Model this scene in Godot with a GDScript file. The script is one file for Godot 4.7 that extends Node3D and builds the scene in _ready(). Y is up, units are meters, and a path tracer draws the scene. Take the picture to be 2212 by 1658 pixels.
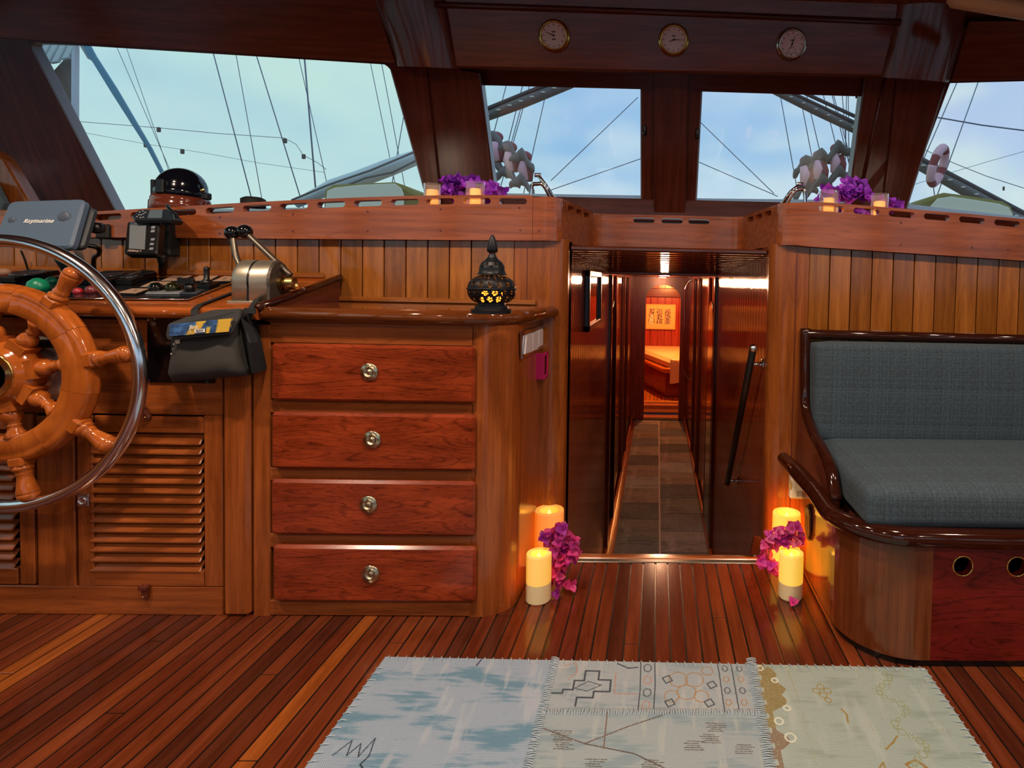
extends Node3D
# A yacht's wheelhouse looking forward: helm console, chest of drawers, companionway down to a cabin, settee, rug, candles.
# World: metres, y up, floor at y = 0, the lens at (0, 1, 0) looking along -z.

const F := 1250.0            # focal length in pixels of the 2212 x 1658 frame
const CX := 1452.08
const CY := 648.64
var cam_b: Basis
var T := {}                  # textures
var M := {}                  # materials
var used := {}               # names already given at top level
var rng := RandomNumberGenerator.new()

# ---------- pixels to places ----------
func ray(x: float, y: float) -> Vector3:
	return cam_b * Vector3((x - CX) / F, -(y - CY) / F, -1.0)
func P(x: float, y: float, d: float) -> Vector3:          # on the upright plane z = -d
	var r := ray(x, y)
	return Vector3(0, 1, 0) + r * (d / -r.z)
func H(x: float, y: float, h: float) -> Vector3:          # on the level plane y = h
	var r := ray(x, y)
	return Vector3(0, 1, 0) + r * ((h - 1.0) / r.y)
func PX(x: float, y: float, wx: float) -> Vector3:        # on the fore-and-aft plane x = wx
	var r := ray(x, y)
	return Vector3(0, 1, 0) + r * (wx / r.x)
func PL(x: float, y: float, pl: Plane) -> Vector3:        # on any plane
	var r := ray(x, y)
	var o := Vector3(0, 1, 0)
	return o + r * ((pl.d - pl.normal.dot(o)) / pl.normal.dot(r))

# ---------- mesh builder ----------
class MB:
	var st := SurfaceTool.new()
	var n := 0
	func _init() -> void:
		st.begin(Mesh.PRIMITIVE_TRIANGLES)
		st.set_smooth_group(-1)
	func smooth(on: bool) -> MB:
		st.set_smooth_group(0 if on else -1)
		return self
	func tri(a: Vector3, b: Vector3, c: Vector3) -> void:  # counter-clockwise seen from outside
		if (b - a).cross(c - a).length_squared() < 1e-16:
			return
		st.add_vertex(a); st.add_vertex(c); st.add_vertex(b)
		n += 1
	func quad(a: Vector3, b: Vector3, c: Vector3, d: Vector3) -> void:
		tri(a, b, c); tri(a, c, d)
	func tri_uv(a: Vector3, b: Vector3, c: Vector3, ua: Vector2, ub: Vector2, uc: Vector2) -> void:
		st.set_uv(ua); st.add_vertex(a)
		st.set_uv(uc); st.add_vertex(c)
		st.set_uv(ub); st.add_vertex(b)
		n += 1
	func quad_uv(a: Vector3, b: Vector3, c: Vector3, d: Vector3) -> void:
		tri_uv(a, b, c, Vector2(0, 1), Vector2(1, 1), Vector2(1, 0))
		tri_uv(a, c, d, Vector2(0, 1), Vector2(1, 0), Vector2(0, 0))
	# rings of equal length, each ring counter-clockwise seen from its far end
	func loft(rings: Array, cap0 := true, cap1 := true, closed := true) -> void:
		var m: int = rings[0].size()
		for i in rings.size() - 1:
			var r0: PackedVector3Array = rings[i]
			var r1: PackedVector3Array = rings[i + 1]
			for k in (m if closed else m - 1):
				var l := (k + 1) % m
				quad(r0[k], r0[l], r1[l], r1[k])
		if cap0: fan(rings[0], true)
		if cap1: fan(rings[rings.size() - 1], false)
	func fan(r: PackedVector3Array, flip: bool) -> void:
		var c := Vector3.ZERO
		for p in r: c += p
		c /= r.size()
		for k in r.size():
			var l := (k + 1) % r.size()
			if flip: tri(c, r[l], r[k])
			else: tri(c, r[k], r[l])
	func box(c: Vector3, s: Vector3, bev := 0.0, b := Basis.IDENTITY) -> void:
		var h := s / 2.0
		var e := minf(bev, minf(h.x, minf(h.y, h.z)) * 0.9)
		if e <= 0.0:
			var v := []
			for i in 8:
				v.append(c + b * Vector3(h.x if i & 1 else -h.x, h.y if i & 2 else -h.y, h.z if i & 4 else -h.z))
			quad(v[0], v[2], v[3], v[1]); quad(v[4], v[5], v[7], v[6])
			quad(v[0], v[4], v[6], v[2]); quad(v[1], v[3], v[7], v[5])
			quad(v[0], v[1], v[5], v[4]); quad(v[2], v[6], v[7], v[3])
			return
		var rings := []
		for p in [[-h.z, e], [-h.z + e, 0.0], [h.z - e, 0.0], [h.z, e]]:
			var x: float = h.x - p[1]
			var y: float = h.y - p[1]
			var z: float = p[0]
			var q := PackedVector3Array()
			for w in [Vector2(x - e + p[1], -y), Vector2(x, -y + e - p[1]), Vector2(x, y - e + p[1]), Vector2(x - e + p[1], y), Vector2(-x + e - p[1], y), Vector2(-x, y - e + p[1]), Vector2(-x, -y + e - p[1]), Vector2(-x + e - p[1], -y)]:
				q.append(c + b * Vector3(w.x, w.y, z))
			rings.append(q)
		loft(rings)
	# profile of (radius, height) turned about the local y axis of xf
	func lathe(prof: Array, seg: int, xf: Transform3D, cap0 := true, cap1 := true) -> void:
		var rings := []
		for p in prof:
			var q := PackedVector3Array()
			for k in seg:
				var a := -TAU * k / seg
				q.append(xf * Vector3(cos(a) * p[0], p[1], sin(a) * p[0]))
			rings.append(q)
		loft(rings, cap0, cap1)
	# tube along points; rad is a number or one number per point; flat squeezes the section
	func tube(pts: Array, rad, seg := 10, closed := false, flat := 1.0, up := Vector3.UP) -> void:
		var rings := []
		var m := pts.size()
		var prev := up
		for i in m:
			var t: Vector3
			if closed: t = (pts[(i + 1) % m] - pts[(i + m - 1) % m]).normalized()
			elif i == 0: t = (pts[1] - pts[0]).normalized()
			elif i == m - 1: t = (pts[m - 1] - pts[m - 2]).normalized()
			else: t = (pts[i + 1] - pts[i - 1]).normalized()
			var nn := prev - t * prev.dot(t)
			if nn.length() < 1e-3:
				nn = Vector3.RIGHT - t * Vector3.RIGHT.dot(t)
				if nn.length() < 0.1: nn = Vector3.BACK - t * Vector3.BACK.dot(t)
			nn = nn.normalized()
			prev = nn
			var bb := t.cross(nn)
			var r: float = rad[i] if rad is Array else rad
			var q := PackedVector3Array()
			for k in seg:
				var a := TAU * k / seg
				q.append(pts[i] + nn * (cos(a) * r * flat) + bb * (sin(a) * r))
			rings.append(q)
		if closed: rings.append(rings[0])
		loft(rings, not closed, not closed)
	# flat outline (counter-clockwise seen against dir) pushed along dir, edges eased by bev
	func prism(poly: Array, dir: Vector3, bev := 0.0, steps := 1) -> void:
		var m := poly.size()
		var nd := dir.normalized()
		var area := Vector3.ZERO
		for i in m: area += (poly[i] - poly[0]).cross(poly[(i + 1) % m] - poly[0])
		if area.dot(nd) < 0:
			poly = poly.duplicate()
			poly.reverse()
		var rings := []
		var inset := PackedVector3Array()
		for i in m:
			var a: Vector3 = poly[(i + m - 1) % m]
			var b: Vector3 = poly[i]
			var c: Vector3 = poly[(i + 1) % m]
			var n0 := nd.cross((b - a).normalized())
			var n1 := nd.cross((c - b).normalized())
			var s := n0 + n1
			var k := 1.0 / maxf(0.35, 0.5 * s.length_squared())
			inset.append(b + s * (bev * k))
		var full := PackedVector3Array(poly)
		if bev > 0.0:
			var out := []
			for e in 2:
				for j in steps + 1:
					var t := PI / 2 * j / steps
					var k := 1.0 - sin(t) if steps > 1 else 1.0 - float(j)
					var h := 1.0 - cos(t) if steps > 1 else float(j)
					var r := PackedVector3Array()
					for i in m:
						var p := full[i].lerp(inset[i], k)
						r.append(p + nd * (bev * h) if e == 0 else p + dir - nd * (bev * h))
					if e == 0: out.append(r)
					else: out.insert(steps + 1, r)
			rings = out
		else:
			var r1 := PackedVector3Array()
			for i in m: r1.append(full[i] + dir)
			rings = [full, r1]
		smooth(steps > 1)
		loft(rings, false, false)
		smooth(false)
		# caps
		var ax := ((poly[1] - poly[0]) as Vector3).normalized()
		var ay := nd.cross(ax)
		var flat := PackedVector2Array()
		for p in rings[0]: flat.append(Vector2((p - poly[0]).dot(ax), (p - poly[0]).dot(ay)))
		var ix := Geometry2D.triangulate_polygon(flat)
		var last: PackedVector3Array = rings[rings.size() - 1]
		for i in range(0, ix.size(), 3):
			var a := ix[i]; var b := ix[i + 1]; var c := ix[i + 2]
			if (flat[b] - flat[a]).cross(flat[c] - flat[a]) < 0:
				var s := b; b = c; c = s
			tri(last[a], last[b], last[c])
			tri(rings[0][a], rings[0][c], rings[0][b])
	func ball(c: Vector3, r: float, seg := 16, sq := Vector3.ONE) -> void:
		var prof := []
		var h := seg / 2
		for i in h + 1:
			var a := -PI / 2 + PI * i / h
			prof.append([maxf(cos(a) * r, 0.00001), sin(a) * r])
		lathe(prof, seg, Transform3D(Basis.from_scale(sq), c))
	func done() -> ArrayMesh:
		st.generate_normals()
		return st.commit()

# ---------- nodes ----------
func numbered(called: String) -> String:
	if not used.has(called):
		used[called] = 0
		return called
	used[called] += 1
	return "%s_%03d" % [called, used[called]]
func tag(o: Node3D, label: String, category: String, group := "") -> Node3D:
	o.set_meta("label", label)
	o.set_meta("category", category)
	if group: o.set_meta("group", group)
	return o
func thing(called: String, at: Vector3, label: String, category: String, group := "") -> Node3D:
	var o := Node3D.new()
	o.name = numbered(called)
	o.position = at
	add_child(o)
	tag(o, label, category, group)
	return o
func struct(called: String) -> Node3D:
	var o := Node3D.new()
	o.name = called
	add_child(o)
	o.set_meta("kind", "structure")
	return o
func part(called: String, mb: MB, mat: Material, parent: Node3D) -> MeshInstance3D:   # built in world coordinates
	return mpart(called, mb.done(), mat, parent)
func mpart(called: String, mesh: Mesh, mat: Material, parent: Node3D, local := false) -> MeshInstance3D:
	var o := MeshInstance3D.new()
	o.name = called
	o.mesh = mesh
	o.material_override = mat
	if not local:
		var off := Vector3.ZERO
		var p: Node = parent
		while p != self and p is Node3D:
			off += (p as Node3D).position
			p = p.get_parent()
		o.position = -off
	parent.add_child(o, true)
	return o
func solo(called: String, mb: MB, mat: Material, label: String, category: String, group := "") -> MeshInstance3D:
	var o := MeshInstance3D.new()
	o.name = numbered(called)
	o.mesh = mb.done()
	o.material_override = mat
	add_child(o)
	tag(o, label, category, group)
	return o
func copy(o: Node3D, called: String, label: String) -> Node3D:
	var c: Node3D = o.duplicate()
	c.name = numbered(called)
	add_child(c)
	c.set_meta("label", label)
	return c
func arc(c: Vector3, a: Vector3, b: Vector3, from: float, to: float, n: int) -> Array:
	var out := []
	for i in n + 1:
		var t := lerpf(from, to, float(i) / n)
		out.append(c + a * cos(t) + b * sin(t))
	return out
func curve(pts: Array, per := 6) -> Array:                 # Catmull-Rom through the points
	var out := []
	for i in pts.size() - 1:
		var p0 = pts[maxi(i - 1, 0)]
		var p3 = pts[mini(i + 2, pts.size() - 1)]
		for k in per:
			out.append(pts[i].cubic_interpolate(pts[i + 1], p0, p3, float(k) / per))
	out.append(pts[pts.size() - 1])
	return out
func round_poly(pts: Array, r: float, n := 4) -> Array:    # rounds the corners of a flat outline
	var out := []
	var m := pts.size()
	for i in m:
		var b: Vector3 = pts[i]
		var da: Vector3 = (pts[(i + m - 1) % m] - b)
		var dc: Vector3 = (pts[(i + 1) % m] - b)
		var k := minf(r, minf(da.length(), dc.length()) * 0.45)
		var s := b + da.normalized() * k
		var e := b + dc.normalized() * k
		for j in n + 1:
			var t := float(j) / n
			out.append(s.lerp(b, t).lerp(b.lerp(e, t), t))
	return out

# ---------- materials ----------
func C(hex: String) -> Color:
	return Color.html(hex)
func mat(color: Color, rough := 0.5, metal := 0.0) -> StandardMaterial3D:
	var m := StandardMaterial3D.new()
	m.albedo_color = color
	m.roughness = rough
	m.metallic = metal
	return m
func wood(color: Color, grain: String, rough := 0.16, tex := "grain", across := 5.5, along := 0.35) -> StandardMaterial3D:
	var m := mat(color, rough)
	m.albedo_texture = T[tex]
	m.uv1_triplanar = true
	m.uv1_world_triplanar = true
	m.uv1_triplanar_sharpness = 8.0
	m.uv1_scale = Vector3(along if grain == "x" else across, along if grain == "y" else across, along if grain == "z" else across)
	m.uv1_offset = Vector3(rng.randf(), rng.randf(), rng.randf())
	return m
func glow(color: Color, energy: float) -> StandardMaterial3D:
	var m := mat(color, 0.5)
	m.emission_enabled = true
	m.emission = color
	m.emission_energy_multiplier = energy
	return m
func glass(alpha := 0.04, tint := Color(1, 1, 1)) -> StandardMaterial3D:
	var m := mat(Color(tint, alpha), 0.02)
	m.transparency = BaseMaterial3D.TRANSPARENCY_ALPHA
	return m
func noise_bytes(size: int, freq: float, oct: int, sd: int) -> PackedByteArray:
	var n := FastNoiseLite.new()
	n.noise_type = FastNoiseLite.TYPE_SIMPLEX_SMOOTH
	n.seed = sd
	n.frequency = freq
	n.fractal_octaves = oct
	var im := n.get_seamless_image(size, size)
	im.convert(Image.FORMAT_L8)
	return im.get_data()
func make_textures() -> void:
	var S := 512
	var a := noise_bytes(S, 0.010, 5, 3)
	var b := noise_bytes(S, 0.06, 3, 8)
	var c := noise_bytes(S, 0.004, 2, 12)
	var g := PackedByteArray(); g.resize(S * S * 3)
	var g2 := PackedByteArray(); g2.resize(S * S * 3)
	for i in S * S:
		var big := a[i] / 255.0
		var fine := b[i] / 255.0
		var low := c[i] / 255.0
		var v := 0.76 + 0.26 * big - 0.10 * maxf(0.0, fine - 0.6) / 0.4 - 0.06 * pow(0.5 + 0.5 * sin(low * 60.0), 6.0)
		g[i * 3] = int(clampf(v * 255.0, 0, 255)); g[i * 3 + 1] = int(clampf((v - 0.05 * (1.0 - big)) * 250.0, 0, 255)); g[i * 3 + 2] = int(clampf((v - 0.1 * (1.0 - big)) * 240.0, 0, 255))
		var ring := 0.5 + 0.5 * sin(low * 46.0 + big * 5.0)                       # figured grain
		v = 0.66 + 0.34 * big + 0.06 * ring - 0.26 * maxf(0.0, fine - 0.6) / 0.4 - 0.20 * pow(ring, 10.0)
		g2[i * 3] = int(clampf(v * 255.0, 0, 255)); g2[i * 3 + 1] = int(clampf((v - 0.07) * 245.0, 0, 255)); g2[i * 3 + 2] = int(clampf((v - 0.1) * 240.0, 0, 255))
	T.grain = ImageTexture.create_from_image(Image.create_from_data(S, S, false, Image.FORMAT_RGB8, g))
	T.figure = ImageTexture.create_from_image(Image.create_from_data(S, S, false, Image.FORMAT_RGB8, g2))
	# woven cloth: threads both ways, with slubs
	var w := Image.create(256, 256, false, Image.FORMAT_RGB8)
	var h := Image.create(256, 256, false, Image.FORMAT_RGB8)
	var nb := noise_bytes(256, 0.05, 3, 21)
	var rows := []; var cols := []
	for i in 128: rows.append(rng.randf_range(0.6, 1.0)); cols.append(rng.randf_range(0.6, 1.0))
	for y in 256:
		for x in 256:
			var over := (x / 2 + y / 2) % 2 == 0
			var v: float = (rows[y / 2] if over else cols[x / 2]) * (0.75 + 0.35 * nb[y * 256 + x] / 255.0)
			w.set_pixel(x, y, Color(v, v, v))
			var hh := 0.8 if over else 0.35
			h.set_pixel(x, y, Color(hh, hh, hh))
	T.weave = ImageTexture.create_from_image(w)
	T.weave_h = ImageTexture.create_from_image(h)
	# soft ripples of varnish
	var vr := noise_bytes(256, 0.02, 3, 33)
	T.ripple = ImageTexture.create_from_image(Image.create_from_data(256, 256, false, Image.FORMAT_L8, vr))
func rippled(m: StandardMaterial3D, depth: float) -> StandardMaterial3D:   # uneven varnish
	m.heightmap_enabled = true
	m.heightmap_texture = T.ripple
	m.heightmap_scale = depth
	return m
func make_materials() -> void:
	for k in 5:                                                  # floor planks differ in tone
		M["floor%d" % k] = wood([C("743a24"), C("66301e"), C("804226"), C("542a1e"), C("a05a2a")][k], "z", 0.14, "grain", 5.0, 0.4)
	for k in 4:
		M["board%d" % k] = wood([C("a4682e"), C("986028"), C("ac6e34"), C("905a28")][k], "y", 0.12)
	M.fascia = rippled(wood(C("a05a34"), "x", 0.12), 0.04)
	M.teak_x = wood(C("9c602c"), "x", 0.16)
	M.teak_y = wood(C("9c5a2a"), "y", 0.16)
	M.front_x = wood(C("a65c2c"), "x", 0.22)
	M.front_y = wood(C("a65c2c"), "y", 0.2)
	M.drawer = wood(C("a04a28"), "x", 0.2, "figure", 4.0, 0.7)
	M.dark_x = wood(C("6c3428"), "x", 0.18)
	M.dark_y = wood(C("6c3428"), "y", 0.18)
	M.dark_z = wood(C("6c3428"), "z", 0.18)
	M.rail = wood(C("3a1a12"), "x", 0.08)
	M.ceil = wood(C("a06038"), "z", 0.3)
	M.gap = mat(C("1c120c"), 0.35)
	M.caulk = mat(C("15120f"), 0.25)
	M.wheel = wood(C("c06a2c"), "y", 0.12, "grain", 1.2, 0.6)
	M.reed = wood(C("8c4428"), "y", 0.07, "grain", 14.0, 0.15)
	var rs := M.reed as StandardMaterial3D
	rs.heightmap_enabled = true
	rs.heightmap_texture = T.ripple
	rs.heightmap_scale = 0.16
	M.red_wood = wood(C("8c3a26"), "y", 0.2)
	M.chrome = mat(C("d8dce0"), 0.08, 1.0)
	M.steel = mat(C("c0c4c8"), 0.22, 1.0)
	M.brass = mat(C("d8b060"), 0.18, 1.0)
	M.old_brass = mat(C("a88a58"), 0.3, 1.0)
	M.alu = mat(C("b0a898"), 0.38, 0.85)
	M.black = mat(C("0c0c0e"), 0.35)
	M.black_gloss = mat(C("08090c"), 0.08)
	M.black_matt = mat(C("121316"), 0.7)
	M.grey_plastic = mat(C("50647c"), 0.5)
	M.cream = mat(C("e8d8b0"), 0.6)
	M.white = mat(C("e8e8e4"), 0.4)
	M.iron = mat(C("1c1e24"), 0.42, 0.6)
	M.paper = mat(C("d8b080"), 0.7)
	M.rope = mat(C("54524e"), 0.8)
	M.wire = mat(C("6c7c90"), 0.6)
	M.glass = glass()

# ---------- sky ----------
func make_sky() -> ImageTexture:
	var W := 768; var Hh := 384
	var im := Image.create(W, Hh, false, Image.FORMAT_RGB8)
	var n1 := FastNoiseLite.new(); n1.seed = 4; n1.frequency = 1.6; n1.fractal_octaves = 4
	var n2 := FastNoiseLite.new(); n2.seed = 9; n2.frequency = 3.2; n2.fractal_octaves = 4
	var pale := C("b4d8d4"); var blue := C("78acd8"); var mid := C("a4c4e0"); var cream := C("c8dce0"); var zen := C("8cb4dc")
	for y in Hh:
		var el := PI / 2 - PI * (y + 0.5) / Hh
		for x in W:
			var az := TAU * (x + 0.5) / W
			if az > PI: az -= TAU
			var dir := Vector3(sin(az) * cos(el), sin(el), -cos(az) * cos(el))
			var p := Vector3(dir.x, dir.y * 2.4, dir.z)
			var a := n1.get_noise_3dv(p); var b := n2.get_noise_3dv(p + Vector3(7, 0, 0))
			var left := smoothstep(-0.12, -0.42, az) * smoothstep(-3.0, -2.0, az)  # a brighter bank of haze to port
			var c := blue.lerp(mid, smoothstep(-0.3, 0.5, a))
			c = c.lerp(mid, 0.6 * smoothstep(0.25, 0.62, el))
			c = c.lerp(cream, clampf(smoothstep(0.26, 0.08, el + 0.12 * b) + 0.5 * smoothstep(0.15, 0.5, b), 0, 1) * 0.85)
			c = c.lerp(pale, clampf(left * (0.95 + 0.5 * a), 0, 1))
			var st := smoothstep(0.12, 0.5, az)
			c = c.lerp(C("aac0e0").lerp(C("c8dcdc"), smoothstep(-0.15, 0.4, b)), st * 0.75)
			c = c.lerp(zen, smoothstep(0.6, 1.3, el) * 0.5)
			if el < 0: c = C("5c7484")
			im.set_pixel(x, y, c)
	return ImageTexture.create_from_image(im)

func _ready() -> void:
	rng.seed = 20240
	# camera
	cam_b = Basis(Vector3.UP, -0.02535391) * Basis(Vector3.RIGHT, -0.03205912) * Basis(Vector3.BACK, 0.0211937)
	var cam := Camera3D.new()
	cam.name = "camera"
	var near := 0.05
	cam.projection = Camera3D.PROJECTION_FRUSTUM
	cam.keep_aspect = Camera3D.KEEP_HEIGHT
	cam.near = near
	cam.far = 3000.0
	cam.size = near * 1658.0 / F
	cam.frustum_offset = Vector2(1106.0 - CX, CY - 829.0) * near / F
	cam.transform = Transform3D(cam_b, Vector3(0, 1, 0))
	add_child(cam)
	cam.current = true
	# sky and exposure
	var env := Environment.new()
	env.background_mode = Environment.BG_SKY
	var sky := Sky.new()
	var sm := PanoramaSkyMaterial.new()
	sm.panorama = make_sky()
	sky.sky_material = sm
	env.sky = sky
	env.background_energy_multiplier = 1.12
	env.ambient_light_source = Environment.AMBIENT_SOURCE_SKY
	env.tonemap_mode = Environment.TONE_MAPPER_LINEAR
	env.tonemap_exposure = 1.15
	env.sdfgi_enabled = true
	env.ssao_enabled = true
	env.ssil_enabled = true
	var we := WorldEnvironment.new()
	we.name = "environment"
	we.environment = env
	add_child(we)
	# lamp strengths
	L_ceiling = [2.3, 2.0, 1.7, 1.1, 1.1, 1.1, 0.9, 0.8]
	L_passage = 0.5
	L_cabin = 3.5
	L_lantern = 0.02
	L_candle = 0.04
	make_textures()
	make_materials()
	more_materials()
	# the place
	build_floor()
	build_ceiling()
	build_front()
	build_rest_of_room()
	build_passage()
	# furniture
	build_console()
	build_wheel()
	build_drawers()
	build_settee()
	build_rug()
	# things
	build_helm_things()
	build_bag()
	build_lantern()
	build_fittings()
	build_flowers_and_candles()
	build_lamps()
	build_outside()
func more_materials() -> void:
	M.val = wood(C("94503c"), "x", 0.2)
	M.val_y = wood(C("884834"), "y", 0.13)
	M.slat = wood(C("5c2e1e"), "x", 0.12)
	M.cabin = wood(C("a03a28"), "y", 0.25)
	M.cabin_floor = wood(C("c07830"), "z", 0.25)
	M.console_top = rippled(wood(C("b0602e"), "x", 0.10), 0.03)
	M.counter = wood(C("744020"), "x", 0.07)
	M.rim = mat(C("dce0e8"), 0.16, 1.0)
	M.pull = mat(C("c0b090"), 0.22, 1.0)
	M.mahogany = wood(C("7c2620"), "x", 0.22, "figure", 2.2, 0.6)
	M.plinth_end = wood(C("7a4428"), "y", 0.12)
	M.canvas = mat(C("343230"), 0.9)
	M.dome = mat(C("0a0e18"), 0.12)
	M.wax = mat(C("e8d8a8"), 0.5)
	M.highlight_cream = mat(C("e8ecd8"), 0.7)  # cream for the blown highlight painted on the deck covers
	var cl := mat(C("4e6270"), 0.9)
	cl.albedo_texture = T.weave
	cl.uv1_triplanar = true
	cl.uv1_world_triplanar = true
	cl.uv1_scale = Vector3.ONE * 8.0
	cl.rim_enabled = true
	cl.rim = 0.25
	M.cloth = cl

# ---------- the setting ----------
# a board that follows a plan path, with rounded slots cut through it; top and low are heights along the path
func slotted_board(path: Array, top: Array, low: Array, thick: float, slots: Array, drop: float, tall: float) -> MB:
	# path: plan points (x, 0, z); slots: [from, to] distances along the path
	var mb := MB.new()
	var dist := [0.0]
	for i in range(1, path.size()): dist.append(dist[i - 1] + (path[i] - path[i - 1]).length())
	var cuts := dist.duplicate()
	for s in slots:
		for k in 7:
			var u := (1.0 - cos(PI / 2 * k / 6.0)) * tall / 2
			cuts.append(s[0] + u); cuts.append(s[1] - u)
	cuts.sort()
	var cols := []
	for d in cuts:
		if cols.size() and d - cols[cols.size() - 1].d < 1e-5: continue
		var i := 0
		while i < dist.size() - 2 and dist[i + 1] < d: i += 1
		var t: float = (d - dist[i]) / maxf(1e-6, dist[i + 1] - dist[i])
		var p: Vector3 = path[i].lerp(path[i + 1], t)
		# normals at the path's own points, blended
		var n0 := _path_normal(path, i)
		var n1 := _path_normal(path, i + 1)
		var nn := n0.lerp(n1, t)
		if dist[i + 1] - dist[i] > 0.05:   # straight runs keep a straight face
			pass
		var hi: float = lerpf(top[i], top[i + 1], t)
		var lo: float = lerpf(low[i], low[i + 1], t)
		var a := 0.0
		for s in slots:
			if d > s[0] and d < s[1]:
				var e := minf(d - s[0], s[1] - d)
				a = tall / 2 if e >= tall / 2 else sqrt(maxf(0.0, tall * tall / 4 - (tall / 2 - e) * (tall / 2 - e)))
		var mid := hi - drop - tall / 2
		cols.append({"d": d, "p": p, "n": nn, "y": [lo, mid - a, mid + a, hi], "a": a})
	for i in cols.size() - 1:
		var c: Dictionary = cols[i]; var e: Dictionary = cols[i + 1]
		var hole: bool = c.a > 0.0 or e.a > 0.0
		var bands := [[0, 1], [2, 3]] if hole else [[0, 3]]
		var f := func(q: Dictionary, k: int, back: bool) -> Vector3: return q.p + Vector3.UP * q.y[k] - (q.n * thick if back else Vector3.ZERO)
		for b in bands:
			mb.quad(f.call(c, b[0], false), f.call(e, b[0], false), f.call(e, b[1], false), f.call(c, b[1], false))
			mb.quad(f.call(e, b[0], true), f.call(c, b[0], true), f.call(c, b[1], true), f.call(e, b[1], true))
			mb.quad(f.call(c, b[1], false), f.call(e, b[1], false), f.call(e, b[1], true), f.call(c, b[1], true))
			mb.quad(f.call(c, b[0], true), f.call(e, b[0], true), f.call(e, b[0], false), f.call(c, b[0], false))
	for q in [cols[0], cols[cols.size() - 1]]:
		var a: Vector3 = q.p + Vector3.UP * q.y[0]; var b: Vector3 = q.p + Vector3.UP * q.y[3]
		mb.quad(a, b, b - q.n * thick, a - q.n * thick)
	return mb
func _path_normal(path: Array, i: int) -> Vector3:
	var a: Vector3 = path[maxi(i - 1, 0)]
	var b: Vector3 = path[mini(i + 1, path.size() - 1)]
	return Vector3(-(b - a).z, 0, (b - a).x).normalized()

func build_floor() -> void:
	var fl := struct("floor")
	var w := 0.0428
	var x := -2.7
	var k := 0
	var off := fposmod(P(1442, 1215, 2.03).x, w)
	x = floor(-2.75 / w) * w + off
	while x < 2.7:
		var tone: int = [0, 1, 1, 0, 2, 3, 1, 0, 3, 2, 1, 3, 0, 1][(k * 5 + k / 3) % 14]
		var cuts := [-2.03, 2.55]
		if k % 3 == 0: cuts = [-2.03, -1.18 - 0.13 * (k % 5), 2.55]
		if x > -1.62 and x < -1.57 or x > -0.86 and x < -0.82: tone = 4
		if x > 0.95: tone = [4, 2, 4, 2, 0][k % 5]  # brighter orange tones to the right: light on the floor put into the planks
		for i in cuts.size() - 1:
			var mb := MB.new()
			var z0: float = cuts[i] + (0.003 if i else 0.0); var z1: float = cuts[i + 1]
			mb.box(Vector3(x + w / 2, -0.011, (z0 + z1) / 2), Vector3(w - 0.0045, 0.022, z1 - z0), 0.0012)
			part("plank", mb, M["floor%d" % tone], fl)
		x += w
		k += 1
	var mb2 := MB.new()                                             # black caulking between the planks
	mb2.box(Vector3(0, -0.027, 0.26), Vector3(6.8, 0.05, 4.6))
	part("caulking", mb2, M.caulk, fl)
	# sill at the head of the companionway steps
	var sill := struct("trim_1")
	var s := MB.new()
	s.box(Vector3(0.04, -0.012, -2.066), Vector3(0.735, 0.03, 0.022), 0.004)
	part("sill_lip", s, wood(C("b06a30"), "x", 0.2), sill)
	s = MB.new()
	s.box(Vector3(0.04, -0.010, -2.042), Vector3(0.735, 0.024, 0.024), 0.002)
	part("tread_strip", s, mat(C("3a3a30"), 0.25), sill)

func build_ceiling() -> void:
	var c := struct("ceiling")
	var w := 0.087
	for i in 64:
		var x := -2.8 + i * w
		var mb := MB.new()
		mb.box(Vector3(x + w / 2, 2.30, -0.15), Vector3(w - 0.004, 0.03, 5.6), 0.003)
		part("ceiling_plank", mb, M.ceil, c)
	var mb2 := MB.new()
	mb2.box(Vector3(0, 2.345, -0.15), Vector3(7.4, 0.05, 6.4))
	part("deckhead", mb2, M.gap, c)
	mb2 = MB.new()
	mb2.box(Vector3(3.1, 2.30, -0.15), Vector3(0.8, 0.04, 6.0)); mb2.box(Vector3(-3.12, 2.30, -0.15), Vector3(0.66, 0.04, 6.0))
	part("ceiling_edge", mb2, M.ceil, c)
	# cream moulding across the ceiling near the right corner
	var t := struct("trim_2")
	mb2 = MB.new()
	var a := P(2050, -6, 2.28); var b := P(2330, 42, 2.28)
	mb2.smooth(true).tube([a + Vector3(-0.01, 0, 0), a, a.lerp(b, 0.04), b], [0.004, 0.022, 0.036, 0.036], 12)
	part("moulding", mb2, mat(C("d8b088"), 0.35), t)

# one leaning wall panel: outline and window hole given in pixels on the plane pl
func frame_around(outer: Array, hole: Array, pl: Plane, depth: float, names: Array, mats: Array, node: Node3D, hole_round := 0.0) -> Array:
	var o := []; var h := []
	for p in outer: o.append(PL(p.x, p.y, pl))
	for p in hole: h.append(PL(p.x, p.y, pl))
	var dir := -pl.normal * depth
	for i in 4:                                                     # top, right, bottom, left
		var j := (i + 1) % 4
		var mb := MB.new()
		mb.prism([o[i], o[j], h[j], h[i]], dir)
		part(names[i], mb, mats[i], node)
	return h

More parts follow.
